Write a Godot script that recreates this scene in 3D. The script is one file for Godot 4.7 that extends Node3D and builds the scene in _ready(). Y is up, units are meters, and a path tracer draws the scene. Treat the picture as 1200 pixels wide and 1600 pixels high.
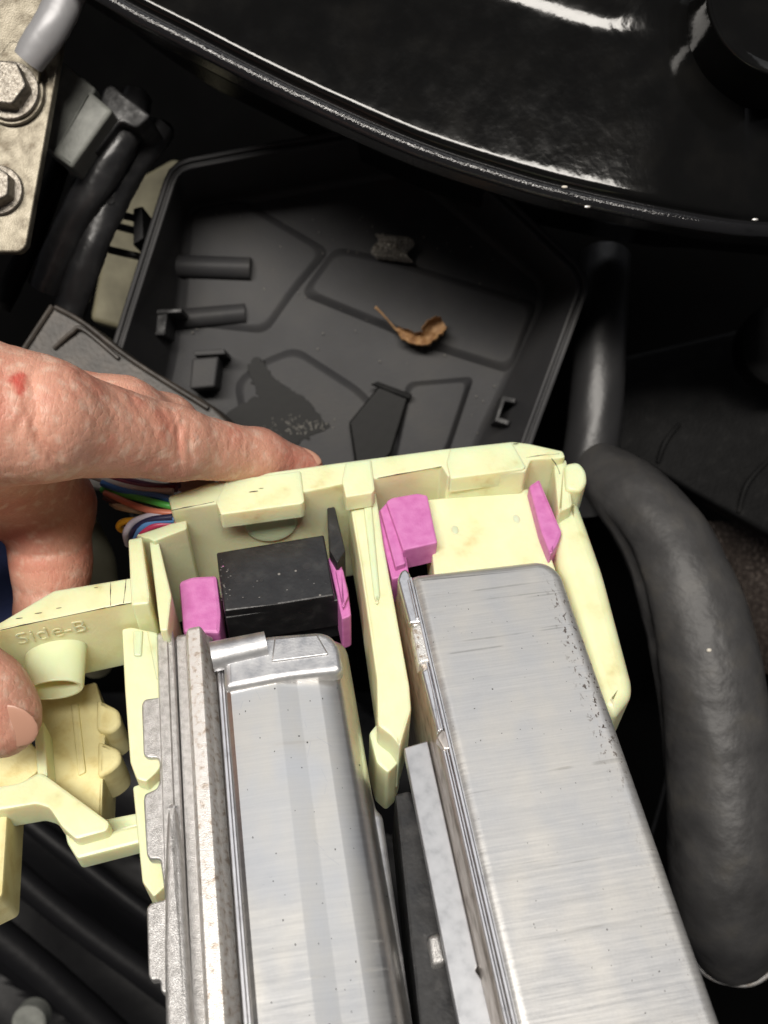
extends Node3D
# A metre-true drafting of the engine bay: y is up, the lens looks straight down from 0.62 m above the bay floor.
const F := 1536.8
const EYE := Vector3(0, 0.62, 0)
var O: Vector3
var U: Vector3
var N: Vector3
var A: Vector3
var RIG: Transform3D          # axes of the module bracket: x across the modules, y out of their narrow face, z along them
var M := {}
var used := {}
var rng := RandomNumberGenerator.new()
const ALONG := Basis(Vector3(1, 0, 0), Vector3(0, 0, -1), Vector3(0, 1, 0))


class MB:
	var v := PackedVector3Array()
	var t := PackedVector2Array()
	var c := PackedColorArray()
	var uvs := 10.0
	var col := Color.WHITE
	func tri(a: Vector3, b: Vector3, d: Vector3, ua := Vector2.ZERO, ub := Vector2.ZERO, ud := Vector2.ZERO) -> void:
		v.push_back(a); v.push_back(b); v.push_back(d)
		t.push_back(ua); t.push_back(ub); t.push_back(ud)
		c.push_back(col); c.push_back(col); c.push_back(col)
	func quad(a: Vector3, b: Vector3, d: Vector3, e: Vector3, ua := Vector2.ZERO, ub := Vector2.ZERO, ud := Vector2.ZERO, ue := Vector2.ZERO) -> void:
		tri(a, b, d, ua, ub, ud)
		tri(a, d, e, ua, ud, ue)


# ---------------------------------------------------------------- drafting
func ray(x: float, y: float) -> Vector3:
	return Vector3((x - 600.0) / F, -1, (y - 800.0) / F)

func at(x: float, y: float, d: float) -> Vector3:
	return EYE + ray(x, y) * d

func T(x: float, y: float, h: float) -> Vector2:          # h in mm above the module face plane -> metres in the rig plane
	var p := O + N * h * 0.001 - EYE
	var r := ray(x, y)
	var q := RIG.affine_inverse() * (EYE + r * (p.dot(N) / r.dot(N)))
	return Vector2(q.x, q.z)

func polyT(a: Array, h: float) -> PackedVector2Array:
	var o := PackedVector2Array()
	for i in range(0, a.size(), 2):
		o.push_back(T(a[i], a[i + 1], h))
	return o

func polyP(a: Array, d: float) -> PackedVector2Array:
	var o := PackedVector2Array()
	for i in range(0, a.size(), 2):
		var p := at(a[i], a[i + 1], d)
		o.push_back(Vector2(p.x, p.z))
	return o

func mm(a: Array) -> PackedVector2Array:
	var o := PackedVector2Array()
	for i in range(0, a.size(), 2):
		o.push_back(Vector2(a[i], a[i + 1]) * 0.001)
	return o

func path3(a: Array) -> PackedVector3Array:                # x, y, depth triples
	var o := PackedVector3Array()
	for i in range(0, a.size(), 3):
		o.push_back(at(a[i], a[i + 1], a[i + 2]))
	return o

func rounded(p: PackedVector2Array, r: float, k := 4) -> PackedVector2Array:
	var o := PackedVector2Array()
	var n := p.size()
	for i in n:
		var a := p[(i + n - 1) % n]
		var b := p[i]
		var c := p[(i + 1) % n]
		var q := minf(r, minf(a.distance_to(b), b.distance_to(c)) * 0.45)
		var s := b + (a - b).normalized() * q
		var e := b + (c - b).normalized() * q
		for j in k + 1:
			var f := float(j) / k
			o.push_back(s.lerp(b, f).lerp(b.lerp(e, f), f))
	return o

func inset(p: PackedVector2Array, d: float) -> PackedVector2Array:   # p counter-clockwise
	var o := PackedVector2Array()
	var n := p.size()
	for i in n:
		var e1 := (p[i] - p[(i + n - 1) % n]).normalized()
		var e2 := (p[(i + 1) % n] - p[i]).normalized()
		var n1 := Vector2(-e1.y, e1.x)
		var n2 := Vector2(-e2.y, e2.x)
		o.push_back(p[i] + (n1 + n2) / maxf(0.5, 1.0 + n1.dot(n2)) * d)
	return o

func ccw(p: PackedVector2Array) -> PackedVector2Array:
	var s := 0.0
	for i in p.size():
		s += p[i].cross(p[(i + 1) % p.size()])
	if s < 0:
		var q := p.duplicate()
		q.reverse()
		return q
	return p

# ---------------------------------------------------------------- shapes (metres)
func prism(m: MB, X: Transform3D, poly: PackedVector2Array, y1: float, y0: float, bev := 0.0003, seg := 2, bev0 := 0.0) -> void:
	var p := ccw(poly)
	var rings := []
	if bev0 > 0:
		for i in seg + 1:
			var a := PI / 2 * (1.0 - float(i) / seg)
			rings.append([inset(p, bev0 * (1 - cos(a))), y0 + bev0 - bev0 * sin(a)])
	else:
		rings.append([p, y0])
	if bev > 0:
		for i in seg + 1:
			var a := PI / 2 * float(i) / seg
			rings.append([inset(p, bev * (1 - cos(a))), y1 - bev + bev * sin(a)])
	else:
		rings.append([p, y1])
	var n := p.size()
	for k in rings.size() - 1:
		var lo: PackedVector2Array = rings[k][0]
		var hi: PackedVector2Array = rings[k + 1][0]
		for i in n:
			var j := (i + 1) % n
			m.quad(X * Vector3(lo[i].x, rings[k][1], lo[i].y), X * Vector3(hi[i].x, rings[k + 1][1], hi[i].y), X * Vector3(hi[j].x, rings[k + 1][1], hi[j].y), X * Vector3(lo[j].x, rings[k][1], lo[j].y), lo[i] * m.uvs, hi[i] * m.uvs, hi[j] * m.uvs, lo[j] * m.uvs)
	for top in [0, 1]:
		var q: PackedVector2Array = rings[-1][0] if top else rings[0][0]
		var y: float = rings[-1][1] if top else rings[0][1]
		var big := PackedVector2Array()
		for k in p:
			big.push_back(k * 10000.0)
		var ix := Geometry2D.triangulate_polygon(big)
		for k in range(0, ix.size(), 3):
			var a := q[ix[k]]
			var b := q[ix[k + 1]]
			var c := q[ix[k + 2]]
			if ((b - a).cross(c - a) > 0) == (top == 1):
				var z := b
				b = c
				c = z
			m.tri(X * Vector3(a.x, y, a.y), X * Vector3(b.x, y, b.y), X * Vector3(c.x, y, c.y), a * m.uvs, b * m.uvs, c * m.uvs)

func box(m: MB, X: Transform3D, s: Vector3, bev := 0.0003) -> void:      # X's origin is the centre
	prism(m, X, PackedVector2Array([Vector2(-s.x, -s.z) / 2, Vector2(s.x, -s.z) / 2, Vector2(s.x, s.z) / 2, Vector2(-s.x, s.z) / 2]), s.y / 2, -s.y / 2, bev, 2, bev)

func loft(m: MB, rows: Array, closed := true, caps := true) -> void:
	var n: int = rows[0].size()
	for k in rows.size() - 1:
		var lo: PackedVector3Array = rows[k]
		var hi: PackedVector3Array = rows[k + 1]
		for i in (n if closed else n - 1):
			var j := (i + 1) % n
			var ua := Vector2(float(i) / n, k * 0.1) * m.uvs
			var ub := Vector2(float(i) / n, (k + 1) * 0.1) * m.uvs
			var uc := Vector2(float(i + 1) / n, (k + 1) * 0.1) * m.uvs
			var ud := Vector2(float(i + 1) / n, k * 0.1) * m.uvs
			m.quad(lo[i], hi[i], hi[j], lo[j], ua, ub, uc, ud)
	if closed and caps:
		for k in [0, rows.size() - 1]:
			var r: PackedVector3Array = rows[k]
			var mid := Vector3.ZERO
			for q in r:
				mid += q / n
			for i in n:
				if k:
					m.tri(mid, r[(i + 1) % n], r[i])
				else:
					m.tri(mid, r[i], r[(i + 1) % n])

func spline(p: PackedVector3Array, k := 8) -> PackedVector3Array:
	var o := PackedVector3Array()
	for i in p.size() - 1:
		var a := p[maxi(i - 1, 0)]
		var d := p[mini(i + 2, p.size() - 1)]
		for j in k:
			o.push_back(p[i].cubic_interpolate(p[i + 1], a, d, float(j) / k))
	o.push_back(p[-1])
	return o

func along(a: Array, f: float) -> float:
	var x := f * (a.size() - 1)
	var i := mini(int(x), a.size() - 2) if a.size() > 1 else 0
	return lerpf(a[i], a[i + 1], x - i) if a.size() > 1 else a[0]

func tube(m: MB, pts: PackedVector3Array, radii: Array, sides := 12, k := 8, rough := 0.0, flat := 1.0) -> void:   # radii in mm, spread evenly
	var p := spline(pts, k) if pts.size() > 2 else pts
	var rows := []
	var side := Vector3.ZERO
	var n := p.size()
	for i in n:
		var dir := (p[mini(i + 1, n - 1)] - p[maxi(i - 1, 0)]).normalized()
		if side == Vector3.ZERO:
			side = dir.cross(Vector3(0.1, 1, 0.2)).normalized()
		side = (side - dir * side.dot(dir)).normalized()
		var up := side.cross(dir)
		var r := along(radii, float(i) / (n - 1)) * 0.001
		var row := PackedVector3Array()
		for j in sides:
			var a := TAU * j / sides
			var q := r * (1.0 + rough * (sin(i * 1.7 + j * 2.3) + sin(i * 0.61 + j * 1.1 + 2.0)) * 0.5)
			row.push_back(p[i] + (side * cos(a) + up * sin(a) * flat) * q)
		rows.append(row)
	loft(m, rows)

func lathe(m: MB, X: Transform3D, prof: Array, sides := 32, k := 1.0) -> void:    # prof: r, y pairs in mm, bottom to top; k < 1 for a hexagon look
	var rows := []
	for i in range(0, prof.size(), 2):
		var row := PackedVector3Array()
		for j in sides:
			var a := -TAU * j / sides
			row.push_back(X * (Vector3(cos(a) * prof[i], prof[i + 1], sin(a) * prof[i]) * 0.001))
		rows.append(row)
	loft(m, rows, true, true)

func ball(m: MB, X: Transform3D, sides := 10) -> void:
	var rows := []
	for i in range(0, sides + 1):
		var b := PI * clampf(float(i) / sides, 0.01, 0.99)
		var row := PackedVector3Array()
		for j in sides:
			var a := -TAU * j / sides
			row.push_back(X * Vector3(cos(a) * sin(b), -cos(b), sin(a) * sin(b)))
		rows.append(row)
	loft(m, rows)

func sheet(m: MB, nu: int, nv: int, f: Callable) -> void:
	var g := []
	for j in nv + 1:
		var row := PackedVector3Array()
		for i in nu + 1:
			row.push_back(f.call(float(i) / nu, float(j) / nv))
		g.append(row)
	for j in nv:
		for i in nu:
			var a := Vector2(float(i) / nu, float(j) / nv)
			var b := Vector2(float(i + 1) / nu, float(j + 1) / nv)
			m.quad(g[j][i], g[j + 1][i], g[j + 1][i + 1], g[j][i + 1], a, Vector2(a.x, b.y), b, Vector2(b.x, a.y))

# ---------------------------------------------------------------- nodes
func numbered(called: String) -> String:
	used[called] = used.get(called, -1) + 1
	return called if used[called] == 0 else "%s_%03d" % [called, used[called]]

func thing(called: String, label: String, category: String, where := Transform3D(), group := "") -> Node3D:
	var o := Node3D.new()
	o.name = numbered(called)
	add_child(o)
	o.transform = where
	tag(o, label, category, group)
	return o

func tag(o: Node, label: String, category: String, group := "") -> void:
	o.set_meta("label", label)
	o.set_meta("category", category)
	if group:
		o.set_meta("group", group)

# the shape m (in the space S) becomes one mesh under o; angle is the sharpest crease that is still shaded smooth
func obj(called: String, m: MB, mat: Material, o: Node = self, S := Transform3D(), angle := 40.0) -> MeshInstance3D:
	var inv := Transform3D()
	if o != self:
		var w: Transform3D = o.transform
		var q := o.get_parent()
		while q != self:
			w = q.transform * w
			q = q.get_parent()
		inv = w.affine_inverse()
	var X := inv * S
	var n := m.v.size()
	var v := PackedVector3Array()
	v.resize(n)
	for i in n:
		v[i] = X * m.v[i]
	var fn := PackedVector3Array()
	var at_key := {}
	var keys := []
	keys.resize(n)
	for i in n / 3:
		fn.push_back((v[i * 3 + 1] - v[i * 3]).cross(v[i * 3 + 2] - v[i * 3]) * 1e6)
		for k in 3:
			var key := Vector3i(v[i * 3 + k] * 200000.0)
			keys[i * 3 + k] = key
			if at_key.has(key):
				at_key[key].append(i)
			else:
				at_key[key] = [i]
	var cosa := cos(deg_to_rad(angle))
	var nn := PackedVector3Array()
	nn.resize(n)
	for i in n:
		var own := fn[i / 3]
		var s := Vector3.ZERO
		var ol := own.length()
		for f in at_key[keys[i]]:
			var g: Vector3 = fn[f]
			if angle > 179 or g.dot(own) >= cosa * g.length() * ol:
				s += g
		nn[i] = s.normalized() if s.length() > 1e-12 else Vector3.UP
	var tv := PackedVector3Array()
	var tn := PackedVector3Array()
	var tu := PackedVector2Array()
	var tc := PackedColorArray()
	for i in n / 3:
		if fn[i].length() < 1e-9:
			continue
		for k in [0, 2, 1]:
			tv.push_back(v[i * 3 + k])
			tn.push_back(nn[i * 3 + k])
			tu.push_back(m.t[i * 3 + k])
			tc.push_back(m.c[i * 3 + k])
	var arr := []
	arr.resize(Mesh.ARRAY_MAX)
	arr[Mesh.ARRAY_VERTEX] = tv
	arr[Mesh.ARRAY_NORMAL] = tn
	arr[Mesh.ARRAY_TEX_UV] = tu
	arr[Mesh.ARRAY_COLOR] = tc
	var mesh := ArrayMesh.new()
	mesh.add_surface_from_arrays(Mesh.PRIMITIVE_TRIANGLES, arr)
	var i3 := MeshInstance3D.new()
	i3.mesh = mesh
	i3.material_override = null
	i3.set_surface_override_material(0, mat)
	i3.name = numbered(called) if o == self else called
	o.add_child(i3, true)
	return i3

func rig_at(u: float, h: float, v: float) -> Transform3D:
	return Transform3D(RIG.basis, RIG * (Vector3(u, h, v) * 0.001))

# a rig-plane plate: outline in pixels at height h1 (mm), down to h0
func plate(m: MB, a: Array, h1: float, h0: float, bev := 0.3, round_r := 0.0, seg := 2) -> void:
	var p := polyT(a, h1)
	if round_r > 0:
		p = rounded(p, maxf(round_r, bev * 1.1) * 0.001)
	prism(m, Transform3D(), p, h1 * 0.001, h0 * 0.001, bev * 0.001, seg)

# a level plate: outline in pixels at depth d1 (m), down to d0
func level(m: MB, a: Array, d1: float, d0: float, bev := 0.3, round_r := 0.0) -> void:
	var p := polyP(a, d1)
	if round_r > 0:
		p = rounded(p, round_r * 0.001)
	prism(m, Transform3D(), p, EYE.y - d1, EYE.y - d0, bev * 0.001, 3)

# a low swelling with gently sloping sides: outline in pixels at depth d1, foot at d0, slope w mm wide
func mound(m: MB, a: Array, d1: float, d0: float, w: float, round_r: float) -> void:
	var p := ccw(polyP(a, d1))
	var rows := []
	for k in 9:
		var f := k / 8.0
		var row := PackedVector3Array()
		for q in rounded(inset(p, w * 0.001 * f), round_r * 0.001, 5):
			row.push_back(Vector3(q.x, EYE.y - lerpf(d0, d1, smoothstep(0.0, 1.0, f)), q.y))
		rows.append(row)
	loft(m, rows, true, true)

# ---------------------------------------------------------------- materials
func noise(freq: float, oct := 4, sd := 1, kind := FastNoiseLite.TYPE_SIMPLEX_SMOOTH) -> FastNoiseLite:
	var n := FastNoiseLite.new()
	n.noise_type = kind
	n.frequency = freq
	n.fractal_octaves = oct
	n.seed = sd
	return n

func ntex(freq: float, oct: int, sd: int, stops := [], cols := [], size := 512, kind := FastNoiseLite.TYPE_SIMPLEX_SMOOTH) -> NoiseTexture2D:
	var t := NoiseTexture2D.new()
	t.width = size
	t.height = size
	t.seamless = true
	t.noise = noise(freq, oct, sd, kind)
	if stops:
		var g := Gradient.new()
		g.offsets = PackedFloat32Array(stops)
		var c := PackedColorArray()
		for k in cols:
			c.push_back(k.linear_to_srgb() if k is Color else Color(k, k, k))
		g.colors = c
		t.color_ramp = g
	return t

func mat(c: Color, rough: float, metal := 0.0) -> StandardMaterial3D:      # c in linear light
	var m := StandardMaterial3D.new()
	m.albedo_color = c.linear_to_srgb()
	m.roughness = rough
	m.metallic = metal
	return m

func tri3(m: StandardMaterial3D, s: Vector3, tex: Texture2D = null, bump: Texture2D = null, depth := 0.0, rough: Texture2D = null) -> StandardMaterial3D:
	m.uv1_triplanar = true
	m.uv1_scale = s
	if tex:
		m.albedo_texture = tex
	if bump:
		m.heightmap_enabled = true
		m.heightmap_texture = bump
		m.heightmap_scale = depth      # centimetres
	if rough:
		m.roughness_texture = rough
	return m

func grey(v: float) -> Color:
	return Color(v, v, v)

# a drawn sheet-metal surface: fine streaks across, a few long scratches, specks and pits along one edge
func metal_image(w: int, h: int, sd: int, base: float, streak: float, across: bool, pits: bool, tint: Color) -> Array:
	var nz := noise(0.02, 3, sd)
	var fine := noise(0.35, 2, sd + 1)
	var big := noise(0.006, 3, sd + 2)
	var pit := noise(0.06, 4, sd + 3)
	var img := Image.create(w, h, false, Image.FORMAT_RGB8)
	var ro := Image.create(w, h, false, Image.FORMAT_RGB8)
	for y in h:
		for x in w:
			var a := float(x) if across else float(y)
			var b := float(y) if across else float(x)
			var s := fine.get_noise_2d(a * 0.03, b * 1.2) * 0.6 + nz.get_noise_2d(a * 0.06, b * 6.0) * 0.8 + nz.get_noise_2d(x * 5.0, y * 5.0) * 0.25
			var g := big.get_noise_2d(x, y * 0.7)
			var line := smoothstep(0.42, 0.62, nz.get_noise_2d(a * 0.03 + 900.0, b * 2.6)) * smoothstep(-0.3, 0.3, big.get_noise_2d(x + 400, y))
			var v := base * (1.0 + streak * s + 0.04 * g - (0.12 if pits else 0.03) * line)
			var r := clampf(0.42 + 0.06 * g + 2.4 * streak * s + 0.1 * line, 0.05, 1.0)
			var c := Color(v, v, v) * Color(1, 1, 1).lerp(tint, clampf(0.5 + g, 0, 1))
			if pits:
				var e := float(x) / w
				var near := smoothstep(0.80, 0.90, e) * (1.0 - smoothstep(0.94, 1.0, e)) * smoothstep(0.02, 0.2, float(y) / h) * (1.0 - smoothstep(0.42, 0.6, float(y) / h) * 0.9)
				var k := smoothstep(0.31, 0.48, pit.get_noise_2d(x * 0.9, y * 0.6) + 0.35 * pit.get_noise_2d(x * 3.0, y * 2.2)) * near
				c = c.lerp(Color(0.16, 0.12, 0.10), k * 0.75)
				r = lerpf(r, 0.8, k)
				var pale := smoothstep(0.0, 0.25, pit.get_noise_2d(x * 0.7 + 300, y * 0.5)) * near
				c = c.lerp(Color(0.82, 0.8, 0.78), pale * 0.35 * (1.0 - k))
			img.set_pixel(x, y, c)
			ro.set_pixel(x, y, Color(r, r, r))
	var rr := RandomNumberGenerator.new()
	rr.seed = sd
	for i in 90:                                            # dark specks
		var q := Vector2i(rr.randi_range(4, w - 6), rr.randi_range(4, h - 6))
		var z := rr.randi_range(1, 2) if i < 76 else rr.randi_range(2, 4)
		img.fill_rect(Rect2i(q, Vector2i(z, rr.randi_range(1, 3))), Color(0.12, 0.11, 0.1))
	for i in 16:                                            # short bright scratches
		var q := Vector2(rr.randf_range(0.1, 0.85) * w, rr.randf_range(0.1, 0.9) * h)
		var dir := Vector2.from_angle(rr.randf_range(0.5, 2.2))
		for k in rr.randi_range(10, 40):
			img.set_pixelv(Vector2i((q + dir * k).clamp(Vector2.ZERO, Vector2(w - 1, h - 1))), Color(0.80, 0.80, 0.80))
	return [ImageTexture.create_from_image(img), ImageTexture.create_from_image(ro)]

func make_materials() -> void:
	var grain := ntex(0.09, 4, 11, [0.2, 0.8], [0.0, 1.0])
	var fine := ntex(0.22, 3, 12, [0.2, 0.8], [0.0, 1.0])
	var soft := ntex(0.012, 5, 13, [0.2, 0.8], [0.0, 1.0])
	# plastics
	var stain := ntex(0.008, 5, 14, [0.0, 0.16, 0.32, 0.6, 1.0], [Color(0.70, 0.61, 0.34), Color(0.82, 0.77, 0.49), Color(0.86, 0.83, 0.56), Color(0.88, 0.86, 0.59), Color(0.90, 0.88, 0.64)])
	var cream := tri3(mat(Color(0.92, 0.905, 0.82), 0.38), Vector3.ONE * 16, stain, grain, 0.0025)
	cream.subsurf_scatter_enabled = true
	cream.subsurf_scatter_strength = 0.35
	M.cream = cream
	M.cream_dirty = tri3(mat(Color(0.93, 0.90, 0.78), 0.6), Vector3.ONE * 22, ntex(0.012, 5, 15, [0.0, 0.35, 0.5, 1.0], [Color(0.66, 0.57, 0.30), Color(0.77, 0.70, 0.40), Color(0.80, 0.75, 0.46), Color(0.83, 0.79, 0.50)]), grain, 0.004)
	M.pink = tri3(mat(Color(1, 1, 1), 0.5), Vector3.ONE * 30, ntex(0.015, 4, 16, [0.1, 0.5, 0.9], [Color(0.50, 0.135, 0.37), Color(0.55, 0.17, 0.42), Color(0.59, 0.205, 0.46)]), grain, 0.003)
	var dusty := ntex(0.014, 6, 17, [0.0, 0.4, 0.62, 1.0], [Color(0.028, 0.028, 0.029), Color(0.033, 0.033, 0.035), Color(0.038, 0.038, 0.040), Color(0.056, 0.055, 0.053)])
	var dusty2 := ntex(0.02, 6, 18, [0.0, 0.45, 0.7, 1.0], [Color(0.012, 0.012, 0.013), Color(0.018, 0.018, 0.019), Color(0.024, 0.024, 0.025), Color(0.06, 0.058, 0.056)])
	var rvar := ntex(0.02, 5, 19, [0.2, 0.8], [0.35, 0.75])
	M.black_plastic = tri3(mat(grey(1.0), 1.0), Vector3.ONE * 14, dusty2, grain, 0.003, rvar)
	M.tray = tri3(mat(grey(1.05), 0.5), Vector3.ONE * 6, ntex(0.008, 5, 17, [0.2, 0.5, 0.8], [Color(0.031, 0.031, 0.033), Color(0.036, 0.036, 0.038), Color(0.043, 0.042, 0.042)]), fine, 0.0025)
	M.bay = tri3(mat(grey(0.03), 0.9), Vector3.ONE * 3, dusty, soft, 0.05)
	M.bay.metallic_specular = 0.15
	M.dull_black = tri3(mat(grey(0.22), 0.6), Vector3.ONE * 10, dusty2, grain, 0.006)
	M.dull_black.metallic_specular = 0.25
	M.grey_plastic = tri3(mat(grey(2.6), 0.55), Vector3.ONE * 14, ntex(0.02, 5, 21, [0.1, 0.9], [Color(0.055, 0.057, 0.052), Color(0.085, 0.088, 0.08)]), grain, 0.004)
	M.tape = tri3(mat(grey(1.2), 0.32), Vector3.ONE * 10, dusty2, ntex(0.02, 3, 22, [0.2, 0.8], [0.0, 1.0]), 0.02)
	M.rubber = tri3(mat(Color(0.92, 0.90, 0.87), 0.5), Vector3.ONE * 9, ntex(0.012, 6, 23, [0.0, 0.35, 0.6, 1.0], [Color(0.030, 0.030, 0.031), Color(0.042, 0.042, 0.044), Color(0.054, 0.054, 0.056), Color(0.08, 0.076, 0.07)]), ntex(0.02, 6, 74, [0.2, 0.8], [0.0, 1.0]), 0.035)
	M.brown_plastic = tri3(mat(grey(0.8), 0.5), Vector3.ONE * 10, ntex(0.02, 5, 24, [0.1, 0.6, 1.0], [Color(0.022, 0.018, 0.014), Color(0.05, 0.04, 0.032), Color(0.11, 0.09, 0.07)]), grain, 0.005)
	M.beige_paint = tri3(mat(grey(1.0), 0.6), Vector3.ONE * 6, ntex(0.02, 5, 25, [0.1, 0.9], [Color(0.20, 0.18, 0.11), Color(0.34, 0.31, 0.20)]), grain, 0.004)
	# metals
	var gloss := mat(Color(0.007, 0.007, 0.007), 0.11)
	gloss.metallic_specular = 0.36
	tri3(gloss, Vector3.ONE * 9, ntex(0.01, 6, 26, [0.0, 0.5, 0.75, 1.0], [Color(0.5, 0.5, 0.5), Color(0.6, 0.6, 0.6), Color(0.8, 0.78, 0.75), Color(1.0, 0.97, 0.9)]), ntex(0.06, 3, 27, [0.2, 0.8], [0.0, 1.0]), 0.0012, ntex(0.02, 6, 28, [0.3, 0.8], [0.7, 1.0]))
	M.gloss = gloss
	M.gloss_edge = tri3(mat(Color(0.010, 0.010, 0.011), 0.12), Vector3.ONE * 30, null, ntex(0.12, 3, 29, [0.2, 0.8], [0.0, 1.0]), 0.006)
	M.gloss_edge.metallic_specular = 0.5
	var cast := ntex(0.16, 4, 30, [0.2, 0.8], [0.0, 1.0])
	M.cast = tri3(mat(grey(0.9), 0.52, 0.9), Vector3.ONE * 42, ntex(0.02, 5, 31, [0.1, 0.45, 0.8], [Color(0.48, 0.47, 0.46), Color(0.60, 0.59, 0.58), Color(0.70, 0.69, 0.68)]), cast, 0.009)
	M.flange = tri3(mat(grey(1.0), 0.5, 0.8), Vector3.ONE * 30, ntex(0.03, 6, 32, [0.0, 0.3, 0.42, 0.8], [Color(0.30, 0.22, 0.16), Color(0.70, 0.64, 0.58), Color(0.80, 0.78, 0.75), Color(0.86, 0.85, 0.83)]), ntex(0.2, 3, 33, [0.2, 0.8], [0.0, 1.0]), 0.007)
	M.sheet = tri3(mat(grey(1.0), 0.36, 1.0), Vector3.ONE * 16, ntex(0.02, 5, 34, [0.0, 0.25, 0.7], [Color(0.42, 0.42, 0.44), Color(0.68, 0.68, 0.70), Color(0.78, 0.78, 0.80)]), grain, 0.0012)
	M.zinc = tri3(mat(grey(1.0), 0.5, 0.75), Vector3.ONE * 16, ntex(0.02, 6, 35, [0.0, 0.3, 0.6, 1.0], [Color(0.08, 0.06, 0.04), Color(0.17, 0.15, 0.115), Color(0.25, 0.225, 0.175), Color(0.32, 0.29, 0.235)]), fine, 0.006)
	M.bolt = tri3(mat(grey(1.0), 0.45, 0.9), Vector3.ONE * 40, ntex(0.03, 5, 36, [0.0, 0.4, 1.0], [Color(0.10, 0.085, 0.07), Color(0.26, 0.235, 0.20), Color(0.45, 0.42, 0.37)]), grain, 0.008)
	var a := metal_image(512, 1280, 41, 0.79, 0.048, true, true, Color(1.0, 0.99, 0.97))
	M.face_right = mat(grey(1.0), 1.0, 0.75)
	M.face_right.albedo_texture = a[0]
	M.face_right.roughness_texture = a[1]
	a = metal_image(384, 1024, 57, 0.86, 0.025, true, false, Color(1.0, 0.985, 0.955))
	M.face_left = mat(grey(1.0), 0.8, 1.0)
	M.face_left.albedo_texture = a[0]
	M.face_left.roughness_texture = a[1]
	# skin
	var cells := ntex(0.022, 2, 38, [0.0, 0.18, 0.6, 1.0], [0.0, 0.55, 0.95, 1.0], 1024, FastNoiseLite.TYPE_CELLULAR)
	var lines := ntex(0.022, 2, 38, [0.0, 0.10, 0.25, 1.0], [Color(1.0, 0.98, 0.96), Color(0.92, 0.87, 0.84), Color(0.86, 0.80, 0.77), Color(0.84, 0.78, 0.75)], 1024, FastNoiseLite.TYPE_CELLULAR)
	for t in [cells, lines]:
		var fn := t.noise as FastNoiseLite
		fn.cellular_return_type = FastNoiseLite.RETURN_DISTANCE2_SUB
		fn.domain_warp_enabled = true
		fn.domain_warp_amplitude = 26.0
		fn.domain_warp_frequency = 0.012
	var skin := tri3(mat(grey(1.0), 0.48), Vector3(40, 17, 17), lines, cells, 0.016)
	skin.vertex_color_use_as_albedo = true
	skin.subsurf_scatter_enabled = true
	skin.subsurf_scatter_strength = 0.10
	M.skin = skin
	M.nail = mat(Color(0.47, 0.255, 0.18), 0.38)
	M.dirt = mat(Color(0.03, 0.024, 0.018), 0.8)
	M.pale = mat(Color(0.62, 0.58, 0.5), 0.7)
	M.wet = tri3(mat(Color(0.005, 0.005, 0.005), 0.5), Vector3.ONE * 30, null, soft, 0.002)
	M.gloss_cover = tri3(mat(Color(0.007, 0.007, 0.008), 0.45), Vector3.ONE * 8, null, ntex(0.03, 4, 61, [0.2, 0.8], [0.0, 1.0]), 0.008)
	M.casting = tri3(mat(grey(0.6), 0.5, 0.6), Vector3.ONE * 25, ntex(0.03, 5, 71, [0.2, 0.6, 0.9], [Color(0.03, 0.022, 0.018), Color(0.08, 0.06, 0.05), Color(0.35, 0.30, 0.27)]), fine, 0.03)
	M.cast_smooth = tri3(mat(grey(1.0), 0.46, 0.9), Vector3.ONE * 26, ntex(0.015, 5, 72, [0.1, 0.45, 0.8], [Color(0.46, 0.47, 0.49), Color(0.60, 0.60, 0.61), Color(0.70, 0.70, 0.70)]), grain, 0.002)
	M.scuff = mat(Color(0.20, 0.19, 0.18), 0.6)
	M.wet.metallic_specular = 0.28
	M.connector = tri3(mat(grey(1.0), 0.30), Vector3.ONE * 14, ntex(0.02, 5, 73, [0.2, 0.6, 0.9], [Color(0.012, 0.012, 0.013), Color(0.017, 0.017, 0.018), Color(0.03, 0.03, 0.03)]), grain, 0.002)
	M.rubber.metallic_specular = 0.45
	M.tray.metallic_specular = 0.3
	M.gloss_cover.metallic_specular = 0.3
	M.grit = mat(Color(0.20, 0.19, 0.17), 0.15)
	M.foam = tri3(mat(grey(1.0), 0.9), Vector3.ONE * 40, ntex(0.06, 3, 62, [0.3, 0.55, 0.7], [Color(0.03, 0.028, 0.025), Color(0.35, 0.32, 0.28), Color(0.75, 0.72, 0.65)]))
	M.leaf = tri3(mat(grey(1.0), 0.7), Vector3.ONE * 30, ntex(0.02, 5, 63, [0.1, 0.5, 0.9], [Color(0.10, 0.045, 0.018), Color(0.27, 0.145, 0.06), Color(0.42, 0.26, 0.12)]))
	M.leaf_pale = mat(Color(0.40, 0.24, 0.12), 0.7)
	M.sleeve = tri3(mat(Color(0.30, 0.30, 0.31), 0.42, 0.2), Vector3.ONE * 14, null, ntex(0.015, 3, 64, [0.2, 0.8], [0.0, 1.0]), 0.008)
	M.cloth = tri3(mat(Color(0.05, 0.07, 0.18), 0.9), Vector3.ONE * 60, null, ntex(0.2, 2, 65), 0.02)
	M.hose_shiny = tri3(mat(Color(0.022, 0.022, 0.023), 0.40), Vector3.ONE * 14, null, ntex(0.02, 4, 66, [0.2, 0.8], [0.0, 1.0]), 0.008)
	M.side_metal = tri3(mat(grey(1.0), 0.42, 0.95), Vector3(30, 30, 8), ntex(0.03, 5, 67, [0.1, 0.4, 0.8], [Color(0.28, 0.25, 0.22), Color(0.55, 0.50, 0.46), Color(0.66, 0.62, 0.58)]))
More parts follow.
